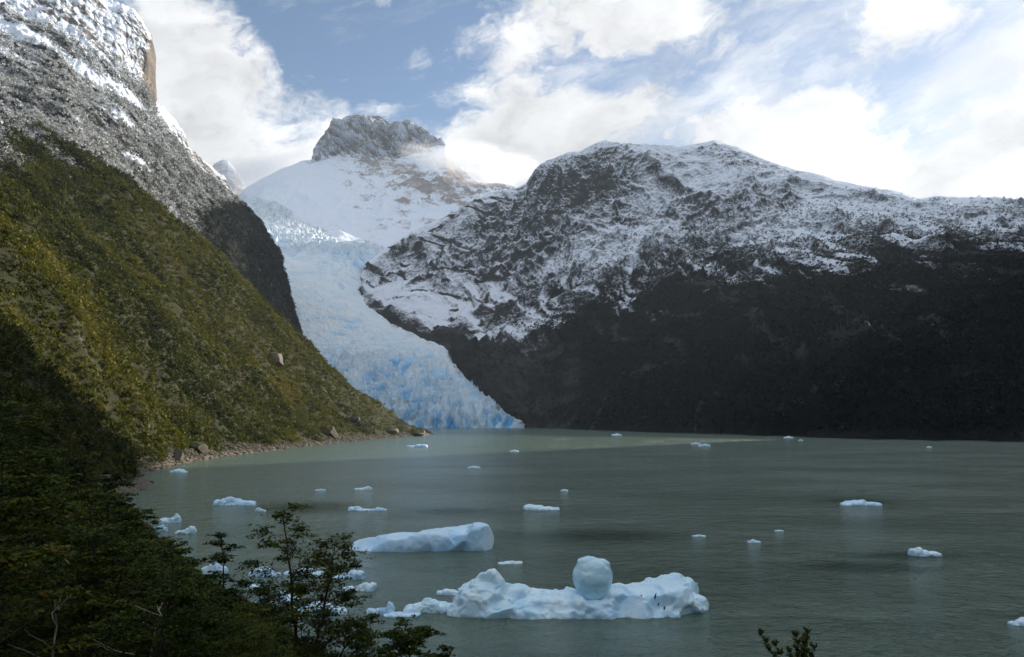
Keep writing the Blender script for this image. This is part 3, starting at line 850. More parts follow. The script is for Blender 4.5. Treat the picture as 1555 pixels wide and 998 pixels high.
# ------------------------------------------------------------------ haze: thin blue mountain air
bm = bmesh.new()
bmesh.ops.create_cube(bm, size=1.0)
for v in bm.verts:
    v.co = Vector(((v.co.x + .5) * 8000 - 3800, (v.co.y + .5) * 11200 - 2600, (v.co.z + .5) * 2200 - 30))
me = bpy.data.meshes.new('haze')
bm.to_mesh(me)
bm.free()
m = bpy.data.materials.new('thin_air')
m.use_nodes = True
nt = m.node_tree
nt.nodes.clear()
o_ = nt.nodes.new('ShaderNodeOutputMaterial')
pv = nd(nt, 'ShaderNodeVolumePrincipled', {'Color': (0.74, 0.87, 1.0, 1), 'Density': 0.000026, 'Anisotropy': 0.0})
nt.links.new(pv.outputs[0], o_.inputs['Volume'])
haze = link('haze', me, m, smooth=False)
tag(haze, kind='stuff')

# ------------------------------------------------------------------ vegetation that reads as one mass: shrubs on the slopes
def bush_templates(K, n, leaf, flat=0.75, seed=1):
    """K clumps of n leaf-sprays (triangles) spread through a lumpy crown of unit radius"""
    g = np.random.default_rng(seed)
    out = np.empty((K, n, 3, 3))
    for k in range(K):
        nl = 5
        lc = g.normal(size=(nl, 3)) * np.array([0.42, 0.42, 0.3]) + np.array([0, 0, 0.55 * flat + 0.2])
        d = g.normal(size=(n, 3))
        d /= np.linalg.norm(d, axis=1)[:, None]
        r = 0.55 * g.random((n, 1)) ** 0.4
        c = lc[g.integers(0, nl, n)] + d * r * np.array([1, 1, flat])
        c[:, 2] = np.maximum(c[:, 2], 0.02)
        a = g.normal(size=(n, 3))
        a[:, 2] *= 0.6
        a /= np.linalg.norm(a, axis=1)[:, None]
        b = np.cross(a, g.normal(size=(n, 3)) + np.array([0, 0, 1.5]))
        b /= np.linalg.norm(b, axis=1)[:, None]
        s = leaf * (0.6 + 0.8 * g.random((n, 1)))
        out[k, :, 0] = c - a * s
        out[k, :, 1] = c + a * s
        out[k, :, 2] = c + b * s * 1.3
    return out


def scatter_mesh(name, pos, scale, tint, T, mat, seed=2, sz=1.0, var=0.16):
    g = np.random.default_rng(seed)
    n = len(pos)
    K, t = T.shape[:2]
    k = g.integers(0, K, n)
    a = g.random(n) * 2 * math.pi
    c, s = np.cos(a)[:, None, None], np.sin(a)[:, None, None]
    V = T[k]
    sc = scale[:, None, None]
    x = (V[..., 0] * c - V[..., 1] * s) * sc + pos[:, 0, None, None]
    y = (V[..., 0] * s + V[..., 1] * c) * sc + pos[:, 1, None, None]
    z = V[..., 2] * sc * sz + pos[:, 2, None, None]
    co = np.stack([x, y, z], -1).reshape(-1, 3)
    tn = np.repeat(np.clip(tint[:, None] + var * g.normal(size=(n, t)), 0, 1).ravel(), 3)
    me = np_mesh(name, co, np.arange(len(co)).reshape(-1, 3), {'tint': tn})
    return link(name, me, mat, smooth=False)


def leaf_mat(name, stops, rough=0.6, transl=0.25, spec=0.25, vary=0.0):
    m, nt, b = new_mat(name)
    rnd = mth(nt, 'MULTIPLY', mth(nt, 'SUBTRACT', nd(nt, 'ShaderNodeObjectInfo').outputs['Random'], 0.5), vary)
    c = ramp(nt, mth(nt, 'ADD', attr(nt, 'tint'), rnd), stops)
    nt.links.new(c, b.inputs['Base Color'])
    b.inputs['Roughness'].default_value = rough
    b.inputs['Specular IOR Level'].default_value = spec
    out = [n for n in nt.nodes if n.type == 'OUTPUT_MATERIAL'][0]
    tr = nd(nt, 'ShaderNodeBsdfTranslucent', {'Color': c})
    mx = nd(nt, 'ShaderNodeMixShader', {0: transl, 1: b.outputs[0], 2: tr.outputs[0]})
    nt.links.new(mx.outputs[0], out.inputs[0])
    return m


M_SHRUB = leaf_mat('shrub_leaves', [(0.0, (0.012, 0.018, 0.005)), (0.35, (0.038, 0.050, 0.009)), (0.6, (0.105, 0.112, 0.016)), (0.85, (0.165, 0.155, 0.022)), (1.0, (0.21, 0.175, 0.035))], 0.6, 0.25, 0.12)
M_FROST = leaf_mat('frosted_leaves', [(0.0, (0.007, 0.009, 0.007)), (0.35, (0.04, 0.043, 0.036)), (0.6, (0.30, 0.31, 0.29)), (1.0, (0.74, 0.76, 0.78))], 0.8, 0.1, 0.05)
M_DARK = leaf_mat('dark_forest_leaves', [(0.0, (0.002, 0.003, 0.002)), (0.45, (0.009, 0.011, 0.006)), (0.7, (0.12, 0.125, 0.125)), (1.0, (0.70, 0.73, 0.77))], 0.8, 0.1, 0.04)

CANOPY = np.array([(-300, 520), (0, 600), (150, 690), (200, 735), (230, 800), (290, 862), (420, 940), (470, 985), (560, 1010), (800, 1100), (3000, 1200)], float)

# hillside scrub
g = np.random.default_rng(21)
cx_ = g.uniform(-900, -20, 210000)
cy_ = g.uniform(60, 1320, 210000)
cz_ = hill_z(cx_, cy_)
e = 2.0
nzx, nzy = (hill_z(cx_ + e, cy_) - cz_) / e, (hill_z(cx_, cy_ + e) - cz_) / e
pp, qq = proj(cx_, cy_, cz_)
dist = np.hypot(cx_, cy_)
facing = (nzx * cx_ + nzy * cy_) / dist - (cz_ - CAM_H) / dist      # rising away from the camera
rocky = fbm2(cx_, cy_, 40, 4)
thin = sst(cz_ + 6 * fbm2(cx_, cy_, 30, 3), 3.5, 9) * (1 - 0.65 * sst(pp, 480, 620)) * (1 - 0.6 * sst(rocky, 0.42, 0.62))
# scree run below the boulder
thin = thin * (1 - 0.85 * np.exp(-(((pp - 345) * 0.86 + (qq - 590) * -0.5) / 42) ** 2 - (((pp - 345) * 0.5 + (qq - 590) * 0.86) / 7) ** 2))
ok = (pp > -120) & (pp < 690) & (facing > -0.12) & (cz_ > 2.2) & (g.random(210000) < thin) & (dist > 150) & (qq < 760)
# leave the nearest forest edge to the separate trees
cx_, cy_, cz_, pp, qq, dist, rocky = (a[ok] for a in (cx_, cy_, cz_, pp, qq, dist, rocky))
tint = 0.57 + 0.30 * fbm2(cx_, cy_, 130, 3, ox=3.) + 0.20 * fbm2(cx_, cy_, 28, 3, ox=1.) + 0.075 * g.normal(size=len(cx_)) - 0.16 * sst(330 - qq, -60, 80)
size = (1.6 + 2.0 * g.random(len(cx_)) ** 3) * (1 - 0.35 * sst(pp, 430, 620)) + 0.7 * sst(0.3 - tint, 0, 0.25)
snowy = sst(0.012 * (250 - qq) + 0.004 * (140 - pp) + 0.9 * fbm2(cx_, cy_, 45, 4), 0.35, 0.9) * (dist > 500)
posn = np.stack([cx_, cy_, cz_ - 0.25], -1)
near = dist < 420
fr = g.random(len(cx_)) < snowy * 0.95
print('scrub', len(cx_), near.sum(), fr.sum())
T_near = bush_templates(10, 90, 0.17, seed=4)
T_far = bush_templates(12, 34, 0.25, seed=5)
a_, b_ = near & ~fr, ~near & ~fr
tag(scatter_mesh('scrub', posn[b_], size[b_], tint[b_], T_far, M_SHRUB, 3, 1.2, 0.09), kind='stuff')
tag(scatter_mesh('thicket', posn[a_], size[a_], tint[a_] - 0.08, T_near, M_SHRUB, 4, 1.2, 0.10), kind='stuff')

# frosted scrub on the cliff mountain and the upper hill
X, Y, Z, N, T, px_, py_, snow = LM
nn = g.integers(0, X.size, 90000)
x, y, z, n_, t_, p_, q_, s_ = (a.ravel()[nn] if a.ndim == 2 else a.reshape(-1, 3)[nn, 2] for a in (X, Y, Z, N, T, px_, py_, snow))
pr = (1 - sst(t_, 2.55, 3.15)) * (1 - sst(s_, 0.50, 0.85)) * sst(p_, -80, -60)
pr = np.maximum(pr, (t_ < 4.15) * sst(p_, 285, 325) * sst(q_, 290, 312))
ok = (g.random(len(x)) < pr) & (p_ > -70) & (p_ < 475)
x, y, z, p_, q_, t_ = (a[ok] for a in (x, y, z, p_, q_, t_))
shoulder_shade = sst(p_, 285, 325) * sst(q_ + 10 * fbm2(x, z, 60, 3) + 0.10 * (p_ - 330), 304, 326)
tn = 0.80 + 0.15 * g.normal(size=len(x)) + 0.16 * fbm2(x, y, 70, 3) - 0.74 * shoulder_shade - 0.05 * sst(q_, 120, 240)  # frost tint lowered on the shoulder to paint its shadow
print('frost', len(x))
P_ = np.concatenate([np.stack([x, y, z - 0.4], -1), posn[fr]])
S_ = np.concatenate([2.6 + 2.4 * g.random(len(x)), size[fr]])
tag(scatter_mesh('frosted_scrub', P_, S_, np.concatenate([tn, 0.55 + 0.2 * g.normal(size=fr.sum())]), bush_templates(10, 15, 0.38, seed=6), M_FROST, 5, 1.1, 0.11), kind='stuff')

# dark forest on the far shore, frosted towards the top
X, Y, Z, N, T, px_, py_, snow = RM
nn = g.integers(0, X.size, 120000)
x, y, z, t_, p_, q_, s_ = (a.ravel()[nn] for a in (X, Y, Z, T, px_, py_, snow))
hzz = z + 60 * fbm2(x, y, 260, 4, ox=5.0)
pr = (1 - 0.85 * sst(rid2(x * .9 + z * .5, y * .7, 210, 4, .55, ox=12.) - 0.95, 0.1, 0.5)) * sst(z, 4, 25) * (1 - sst(hzz, 520, 860)) * sst(p_ + 80 * fbm2(x, y, 140, 4, ox=8.), 720, 960) * (1 - 0.7 * sst(s_, 0.5, 0.9)) * (t_ < 4)
ok = (g.random(len(x)) < pr) & (p_ < 1640)
x, y, z, hzz, p_ = (a[ok] for a in (x, y, z, hzz, p_))
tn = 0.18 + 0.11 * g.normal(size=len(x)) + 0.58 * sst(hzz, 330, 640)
print('dark forest', len(x))
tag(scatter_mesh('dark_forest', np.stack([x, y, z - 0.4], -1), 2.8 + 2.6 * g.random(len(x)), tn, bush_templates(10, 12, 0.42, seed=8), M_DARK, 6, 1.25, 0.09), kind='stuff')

# ------------------------------------------------------------------ rocks
def rock_mesh(name, seed, n=2, sx=1.0, sy=1.0, sz=1.0, facet=5, rough=0.18):
    """an angular boulder of unit size: a ball cut by planes, then roughened"""
    g = np.random.default_rng(seed)
    bm = bmesh.new()
    bmesh.ops.create_icosphere(bm, subdivisions=n, radius=1.0)
    V = np.array([v.co[:] for v in bm.verts])
    for _ in range(facet):
        d = g.normal(size=3)
        d /= np.linalg.norm(d)
        h = 0.38 + 0.35 * g.random()
        q = V @ d
        V -= np.where(q > h, (q - h) * 0.97, 0)[:, None] * d
    V += V * (rough * fbm3(V + seed * 3.1, 0.8, 3))[:, None]
    V *= np.array([sx, sy, sz])
    for v, c in zip(bm.verts, V):
        v.co = c
    me = bpy.data.meshes.new(name)
    bm.to_mesh(me)
    bm.free()
    return me


def stone_mat(name, a, b_, moss):
    m, nt, b = new_mat(name)
    P = gpos(nt)
    q = noise(nt, P, 0.9, 6, 0.7)
    c = ramp(nt, mth(nt, 'ADD', mth(nt, 'MULTIPLY', q, .7), mth(nt, 'MULTIPLY', nd(nt, 'ShaderNodeObjectInfo').outputs['Random'], 0.3)), [(0.3, a), (0.7, b_)])
    nz = nd(nt, 'ShaderNodeSeparateXYZ', {0: nt.nodes.new('ShaderNodeNewGeometry').outputs['Normal']}).outputs[2]
    mo = sstep(nt, mth(nt, 'ADD', nz, mth(nt, 'MULTIPLY', mth(nt, 'SUBTRACT', q, .5), 1.5)), 1.0 - moss, 1.25 - moss)
    nt.links.new(mixc(nt, mo, c, (0.045, 0.055, 0.016)), b.inputs['Base Color'])
    b.inputs['Roughness'].default_value = 0.85
    bump(nt, q, 0.7, 0.5, b)
    return m


M_STONE = stone_mat('shore_stone', (0.06, 0.053, 0.042), (0.24, 0.21, 0.165), 0.1)
M_BOULD = stone_mat('boulder_stone', (0.10, 0.088, 0.07), (0.27, 0.235, 0.19), 0.5)

# the stony beach under the hill and the scree run: stones nobody could count
g = np.random.default_rng(33)
sp = np.array(shore)
sl = np.r_[0, np.cumsum(np.hypot(*np.diff(sp, axis=0).T))]
q = g.uniform(0, sl[13], 13000)
bx = np.interp(q, sl, sp[:, 0]) + g.normal(size=q.size) * 7 - 5
by = np.interp(q, sl, sp[:, 1]) + g.normal(size=q.size) * 7
bz = hill_z(bx, by)
ok = (bz > -0.5) & (bz < 6.5)
bx, by, bz = bx[ok], by[ok], bz[ok]
# scree patches on the hill
for (p0, q0, p1, q1, w_, n_) in ((310, 612, 372, 566, 7, 500), (505, 560, 530, 600, 10, 260), (480, 640, 560, 655, 12, 500), (200, 618, 240, 632, 6, 120)):
    cand = g.uniform(0, 1, 200000)
    hx = g.uniform(-420, -130, 200000)
    hy = g.uniform(380, 1150, 200000)
    hz_ = hill_z(hx, hy)
    a, b_ = proj(hx, hy, hz_)
    L = math.hypot(p1 - p0, q1 - q0)
    tt_ = ((a - p0) * (p1 - p0) + (b_ - q0) * (q1 - q0)) / L
    dd_ = np.abs(-(a - p0) * (q1 - q0) + (b_ - q0) * (p1 - p0)) / L
    ok = (tt_ > 0) & (tt_ < L) & (dd_ < w_ * (0.6 + 0.6 * cand)) & (hz_ > 2)
    i = np.nonzero(ok)[0][:n_]
    bx, by, bz = np.r_[bx, hx[i]], np.r_[by, hy[i]], np.r_[bz, hz_[i]]
rt = []
for k in range(10):
    me = rock_mesh('tmp', 100 + k, 1, facet=4)
    V = np.array([v.co[:] for v in me.vertices])
    rt.append(V[np.array([p.vertices[:] for p in me.polygons])])
    bpy.data.meshes.remove(me)
rt = np.array(rt)
rt[..., 2] *= 0.7
rsz = 0.35 + 1.5 * g.random(len(bx)) ** 3.5
tag(scatter_mesh('shore_stones', np.stack([bx, by, bz + 0.1], -1), rsz, g.random(len(bx)), rt, M_STONE, 9), kind='stuff')


def ground_hit(px, py, d0=150, d1=1250):
    """the hill point seen through a photo pixel"""
    d = np.linspace(d0, d1, 4000)
    x, y, z = at(px, py, d)
    gz_ = hill_z(x, y)
    i = np.argmax(gz_ > z)
    return float(x[i]), float(y[i]), float(gz_[i])


BOULDERS = [  # px, py of its foot, width px, height px, label
    (417, 556, 38, 34, 'large pale boulder with a mossy top jutting from the green hillside'),
    (505, 664, 22, 20, 'pale slanting boulder standing among low bushes just above the beach'),
    (628, 661, 34, 12, 'low brown rock at the very tip of the left point'),
    (596, 660, 34, 14, 'broad brown rock just inland of the tip of the left point'),
    (540, 640, 24, 14, 'grey rock outcrop on the bare slope above the point'),
    (302, 688, 40, 22, 'tawny rock slab at the foot of the bushes behind the stony beach'),
    (268, 700, 30, 20, 'dark boulder at the shadowed end of the stony beach'),
    (388, 566, 26, 12, 'small grey ledge rock left of the mossy hillside boulder'),
]
for i, (px, py, w_, h_, lab) in enumerate(BOULDERS):
    x, y, z = ground_hit(px, py)
    k = y / FPX
    me = rock_mesh('boulder', 40 + i, 3, w_ * k * .5, w_ * k * .45, h_ * k * .62, 11, 0.16)
    o = link('boulder', me, M_BOULD, smooth=False)
    o.location = (x, y + w_ * k * .15, z + h_ * k * .28)
    o.rotation_euler = (0, 0, g.random() * 6)
    if i == 0:
        o.rotation_euler = (0, 0.45, 0.3)
    if i == 1:
        o.rotation_euler = (0, -0.6, 0.2)
    tag(o, lab, 'boulder', 'boulders on the left hill')

# ------------------------------------------------------------------ floating ice
def ice_mat(name, pale, blue, bias=0.0, bmp=0.38):
    m, nt, b = new_mat(name)
    tc = nt.nodes.new('ShaderNodeTexCoord').outputs['Object']
    q = noise(nt, tc, 0.35, 5, 0.6)
    q2 = noise(nt, tc, 3.0, 4, 0.65)
    f = mth(nt, 'ADD', mth(nt, 'ADD', mth(nt, 'MULTIPLY', q, 0.8), mth(nt, 'MULTIPLY', q2, 0.2)), bias)
    c = ramp(nt, f, [(0.36, pale), (0.70, blue)])
    nt.links.new(c, b.inputs['Base Color'])
    b.inputs['Roughness'].default_value = 0.38
    b.inputs['Specular IOR Level'].default_value = 0.35
    b.inputs['Subsurface Weight'].default_value = 0.45
    b.inputs['Subsurface Radius'].default_value = (0.25, 0.55, 1.0)
    b.inputs['Subsurface Scale'].default_value = 0.5
    bump(nt, mth(nt, 'ADD', mth(nt, 'MULTIPLY', noise(nt, tc, 1.6, 4, .6), 0.7), mth(nt, 'MULTIPLY', noise(nt, tc, 7.0, 3, .6), 0.2)), bmp, 0.3, b)
    return m


M_ICE = ice_mat('berg_ice', (0.70, 0.87, 0.99), (0.40, 0.69, 0.96))
M_ICEBLUE = ice_mat('blue_berg_ice', (0.60, 0.81, 0.99), (0.37, 0.65, 0.97))
M_CLEAR = ice_mat('clear_ice', (0.68, 0.88, 0.98), (0.46, 0.74, 0.93), 0.1, 0.15)
M_CLEAR.node_tree.nodes['Principled BSDF'].inputs['Roughness'].default_value = 0.2
M_DIRT, nt, b = new_mat('moraine_dirt')
b.inputs['Base Color'].default_value = (0.03, 0.033, 0.035, 1)
b.inputs['Roughness'].default_value = 0.9


def ice_mesh(name, prims, voxel, k, n1_, w1, n2_, w2, seed=0, smooth_it=2, facets=14, fs=1.0):
    """prims: (x, y, z, rx, ry, rz, boxiness, tilt_y, tilt_z) in photo pixels at the berg; fused, then weathered. k: metres per pixel"""
    bm = bmesh.new()
    for (x, y, z, rx, ry, rz, e, ty, tz) in prims:
        r = bmesh.ops.create_uvsphere(bm, u_segments=28, v_segments=18, radius=1.0)
        M = Matrix.Translation((x, y, z)) @ Matrix.Rotation(R(tz), 4, 'Z') @ Matrix.Rotation(R(ty), 4, 'Y')
        for v in r['verts']:
            c = v.co.copy()
            mx = max(abs(c.x), abs(c.y), abs(c.z), 1e-6)
            c = c * (1 - e) + (c / mx) * e * 0.92
            v.co = M @ Vector((c.x * rx, c.y * ry, c.z * rz))
    me0 = bpy.data.meshes.new('tmp')
    bm.to_mesh(me0)
    bm.free()
    o = bpy.data.objects.new('tmp', me0)
    COL.objects.link(o)
    rm = o.modifiers.new('r', 'REMESH')
    rm.mode = 'VOXEL'
    rm.voxel_size = voxel
    sm = o.modifiers.new('s', 'SMOOTH')
    sm.factor = 0.5
    sm.iterations = smooth_it
    dg = bpy.context.evaluated_depsgraph_get()
    me = bpy.data.meshes.new_from_object(o.evaluated_get(dg))
    bpy.data.objects.remove(o)
    bpy.data.meshes.remove(me0)
    me.name = name
    V = np.empty(len(me.vertices) * 3, np.float32)
    me.vertices.foreach_get('co', V)
    V = V.reshape(-1, 3).astype(float)
    Nn = np.empty(len(me.vertices) * 3, np.float32)
    me.vertices.foreach_get('normal', Nn)
    Nn = Nn.reshape(-1, 3)
    off = seed * 37.0
    d = n1_ * fbm3(V + off, w1, 3) + n2_ * (0.6 - np.abs(fbm3(V + off + 50, w2, 4, 0.55)) * 1.6)
    V = V + Nn * d[:, None]
    # break faces: flat facets where pieces have split away
    gg = np.random.default_rng(seed + 900)
    ext = V.max(0) - V.min(0)
    Rf = max(ext[0] * 0.10, ext[2] * 0.35) * fs
    up = np.nonzero(V[:, 2] > -0.1 * ext[2])[0]
    for _ in range(facets):
        i = up[gg.integers(0, len(up))]
        nn = Nn[i] + gg.normal(size=3) * 0.35
        nn /= np.linalg.norm(nn)
        rf = Rf * gg.uniform(0.5, 1.3)
        q = (V - V[i]) @ nn + rf * gg.uniform(0.08, 0.2)
        fall = np.clip((rf * 1.3 - np.linalg.norm(V - V[i], axis=1)) / (rf * 0.3), 0, 1)
        V = V - np.where(q > 0, q * fall * 0.9, 0)[:, None] * nn
    V = V * k
    me.vertices.foreach_set('co', V.astype(np.float32).ravel())
    me.polygons.foreach_set('use_smooth', np.ones(len(me.polygons), bool))
    me.update()
    me.set_sharp_from_angle(angle=R(38))
    return me


def berg(label, prims, px, py, voxel, noise_, mat, group=None, seed=0, parent=None, name='iceberg'):
    x, d = on_water(px, py)
    k = d / FPX
    me = ice_mesh(name, prims, voxel, k, *noise_, seed=seed, facets=70 if len(prims) > 12 else 16, fs=0.42 if len(prims) > 12 else 1.0)
    o = link(name, me, mat, smooth=False)
    o.location = (x, d, 0)
    tag(o, label, 'iceberg', group)
    return o, k


# the long berg with the ice ball
g = np.random.default_rng(77)
pr = [(-140, 30, 4, 52, 46, 40, 0.25, 0, 0), (-160, 28, 30, 36, 22, 17, 0.2, -30, 0), (-140, 26, 42, 16, 14, 17, 0.2, -20, 0), (-128, 30, 30, 14, 22, 26, 0.2, 10, 0), (-130, 28, 40, 19, 18, 16, 0.1, 0, 0), (-133, 27, 47, 15, 13, 14, 0.1, -25, 0), (-100, 40, 14, 30, 30, 27, 0.2, 0, 0), (-172, 20, 0, 24, 26, 22, 0.2, 0, 0),
      (-40, 44, 2, 75, 52, 25, 0.4, 0, 0), (20, 34, 2, 70, 50, 28, 0.4, 0, 0), (70, 40, 6, 60, 48, 30, 0.4, 0, 0), (118, 44, 6, 62, 46, 33, 0.45, 0, 0), (150, 84, 18, 46, 34, 24, 0.4, 0, 8), (178, 54, 2, 26, 34, 22, 0.3, 0, 0),
      (95, 8, 0, 26, 22, 24, 0.3, 0, 0), (140, 22, 0, 30, 26, 26, 0.4, 0, 20), (40, 2, -4, 30, 20, 20, 0.3, 0, 0), (-10, 2, -4, 34, 20, 19, 0.3, 0, 0), (-70, 0, -4, 36, 20, 18, 0.3, 0, 0), (-115, 0, -2, 30, 20, 24, 0.3, 0, 0), (168, 28, -2, 22, 20, 22, 0.3, 0, 0)]
for i in range(16):
    pr.append((g.uniform(-165, 180), g.uniform(-4, 14), g.uniform(-4, 10), g.uniform(8, 18), g.uniform(8, 14), g.uniform(8, 15), 0.2, 0, 0))
long_berg, k = berg('long low iceberg with a peaked left end, carrying a large round ball of ice', pr, 880, 936, 1.7, (6.5, 30, 1.1, 11), M_ICE, seed=1)
kn = ice_mesh('ice_ball', [(0, 0, 0, 32, 29, 30, 0.12, 0, 0), (-8, 0, 19, 17, 16, 13, 0.3, -12, 0), (15, 0, 15, 14, 14, 13, 0.4, 10, 0), (0, 0, -22, 27, 22, 14, 0.1, 0, 0)], 1.6, k, 2.6, 24, 0.3, 8, seed=3, smooth_it=3, facets=0)
ball = link('ice_ball', kn, M_CLEAR, long_berg)
ball.scale = (0.96, 0.96, 0.96)
ball.location = (22 * k, 26 * k, 51 * k)
ball['label'] = 'smooth blue-green ball of clear ice with a notched top'
# dirt streaks frozen into its right part
dg = bpy.context.evaluated_depsgraph_get()
for (px, py, w_, h_, a) in ((974, 905, 5, 4, 0), (995, 906, 2.5, 11, 12), (1000, 917, 2, 6, 10), (1009, 923, 2.5, 10, -25)):
    ux, uz = ray(px, py)
    org = Vector((0, 0, CAM_H)) - long_berg.location
    hit, loc, nor, _ = long_berg.ray_cast(org, Vector((float(ux), 1, float(uz))))
    if not hit:
        continue
    me = rock_mesh('dirt_streak', px, 2, w_ * k * .5, 0.05, h_ * k * .5, 3, 0.5)
    o = link('dirt_streak', me, M_DIRT, long_berg, smooth=False)
    o.location = loc + nor * 0.02
    q = nor.to_track_quat('-Y', 'Z')
    o.rotation_mode = 'QUATERNION'
    o.rotation_quaternion = q @ Matrix.Rotation(R(a), 3, 'Y').to_quaternion()

# the smooth slab behind
pr = [(-70, 26, 0, 40, 28, 17, 0.35, -6, 0), (-25, 28, 4, 60, 32, 22, 0.45, -5, 0), (35, 32, 8, 55, 32, 24, 0.45, -6, 0), (78, 36, 10, 32, 34, 28, 0.55, -4, 0), (-92, 22, -2, 18, 20, 11, 0.3, 0, 0), (30, 30, 10, 70, 26, 16, 0.5, -5, 0)]
berg('smooth pale blue slab iceberg with a steep squared right end', pr, 638, 838, 2.4, (3.0, 60, 1.1, 16), M_ICEBLUE, seed=5)


def floe(label, x0, x1, ytop, ybase, seed, n=5, box=0.3, mat=None, group='small floating ice', peak=None, name='ice_floe'):
    """a small piece of ice spanning photo pixels x0..x1, ytop..ybase; peak: where along it (0..1) it stands highest"""
    g = np.random.default_rng(seed)
    w_, h_ = x1 - x0, max(ybase - ytop, 2.0)
    x, d = on_water((x0 + x1) / 2, ybase)
    k = d / FPX
    dep = min(w_ * 0.45, 40)
    see = CAM_H / d
    ht = max(h_ - dep * see, h_ * 0.45)
    pk = g.uniform(0.25, 0.75) if peak is None else peak
    pr = []
    for i in range(n):
        t = (i + 0.5) / n
        hh = ht * (0.45 + 0.55 * math.exp(-((t - pk) / 0.28) ** 2)) * g.uniform(0.75, 1.0)
        pr.append(((t - 0.5) * w_ * 0.86, g.uniform(0.3, 0.6) * dep, 0, w_ / n * g.uniform(0.65, 0.95), dep * g.uniform(0.35, 0.6), hh, box, g.uniform(-8, 8), g.uniform(-15, 15)))
    pr.append((0, dep * 0.5, -0.1 * ht, w_ * 0.46, dep * 0.42, ht * 0.42, 0.4, 0, 0))
    pr.append(((pk - 0.5) * w_ * 0.85, dep * 0.4, ht * 0.45, w_ * 0.13, dep * 0.22, ht * 0.5, 0.15, g.uniform(-20, 20), 0))
    me = ice_mesh(name, pr, max(w_ / 60.0, 0.25), k, ht * 0.10, w_ * 0.22, ht * 0.07, w_ * 0.07, seed=seed, facets=9, fs=0.6)
    o = link(name, me, mat or M_ICE, smooth=False)
    o.location = (x, d, 0)
    tag(o, label, 'ice floe', group)
    return o


FLOES = [  # label, x0, x1, top, base, peak
    ('blue-white floe with a pointed hump, second largest left of the smooth slab iceberg', 318, 383, 752, 768, 0.4),
    ('chunky white floe with a raised right corner near the left shore trees', 240, 271, 779, 794, 0.85),
    ('small white floe just right of and below the chunky one by the left trees', 265, 295, 798, 811, 0.8),
    ('small rounded floe half hidden behind the tip of the left shore trees', 231, 251, 795, 807, 0.5),
    ('tiny white ice fragment right of the pointed blue floe', 387, 403, 770, 777, 0.3),
    ('flat narrow floe lying close under the shadowed end of the stony beach', 257, 282, 711, 718, 0.5),
    ('bright sunlit sliver of ice off the tip of the left point', 618, 648, 674, 679, 0.8),
    ('thin flat floe with an upturned right tip, behind the two joined low floes', 538, 564, 738, 744, 0.8),
    ('long low floe lying just above the smooth slab iceberg', 527, 563, 768, 776, 0.3),
    ('short flat floe touching the right end of the long low one', 562, 587, 769, 776, 0.5),
    ('long white floe with a dark ripple in mid lake, right of the slab iceberg', 794, 852, 764, 775, 0.2),
    ('thin white floe between the slab iceberg and the ball of ice', 756, 794, 850, 857, 0.6),
    ('long ribbed pale floe far out on the right side of the lake', 1281, 1343, 757, 768, 0.5),
    ('pale floe with a high left end, nearest on the right side of the lake', 1386, 1434, 829, 845, 0.25),
    ('blue floe cut off by the right edge of the photo', 1538, 1575, 936, 950, 0.6),
    ('white pair floe in the sunlit strip of water, larger one', 1062, 1079, 673, 678, 0.6),
    ('white pair floe in the sunlit strip of water, smaller one', 1050, 1064, 671, 675, 0.5),
    ('small pale ice lump in mid lake above the long white floe', 852, 863, 742.5, 746, 0.5),
    ('small thin floe in mid lake left of the small pale lump', 710, 729, 707, 711, 0.5),
    ('tiny floe in mid lake nearest the glacier', 775, 788, 683, 686, 0.5),
    ('tiny white floe under the dark far shore, left one of the close two', 1192, 1205, 662, 665.5, 0.5),
    ('tiny white floe under the dark far shore, right one of the close two', 1213, 1220, 666.5, 669.5, 0.5),
    ('tiny white floe in front of the far shore right of the glacier', 930, 944, 658, 661.5, 0.5),
    ('tiny white floe far right under the dark shore', 1408, 1416, 677, 680, 0.5),
    ('thin grey sliver of ice right of the ball of ice in mid lake', 1052, 1072, 811, 815, 0.5),
    ('small pale fragment right of the thin grey sliver', 1137, 1156, 818, 825, 0.4),
    ('tiny fragment behind the small pale fragment in mid lake', 1178, 1190, 804, 807, 0.5),
    ('faint flat ice sliver left of the upturned flat floe', 478, 494, 742, 745, 0.5),
    # the group behind the near trees
    ('white ice lump seen just left of the leaning beech crown', 303, 342, 850, 872, 0.5),
    ('small white ice lump low between the leaning beech and the twin-stemmed beech', 352, 392, 884, 872 + 20, 0.4),
    ('rounded floe between the leaning beech and the twin-stemmed beech', 376, 424, 858, 876, 0.4),
    ('big jagged ice lump left of the twin-stemmed beech trunk', 374, 448, 886, 930, 0.72),
    ('low floe seen through the crown of the twin-stemmed beech', 428, 492, 860, 874, 0.5),
    ('rounded floe at the right edge of the twin-stemmed beech crown', 496, 550, 862, 881, 0.75),
    ('flat floe with a blunt right end beside the twin-stemmed beech', 518, 568, 881, 898, 0.8),
    ('broad low floe behind the trunks of the twin-stemmed beech', 448, 522, 908, 934, 0.5),
    ('wedge of ice with a pointed right end between tree and long iceberg', 556, 597, 911, 934, 0.85),
    ('lumpy ice chunk touching the left end of the long iceberg', 613, 690, 902, 931, 0.45),
    ('small floe tucked behind the left end of the long iceberg', 664, 700, 892, 904, 0.4),
    ('low sheet of clear ice left of the lumpy chunk', 582, 636, 926, 937, 0.4),
]
for i, (lab, x0, x1, t0, b0_, pk) in enumerate(FLOES):
    w_ = x1 - x0
    floe(lab, x0, x1, t0, b0_, 200 + i, 6 if w_ > 40 else (4 if w_ > 16 else 3), 0.3, M_ICEBLUE if i % 3 == 0 else M_ICE, peak=pk)

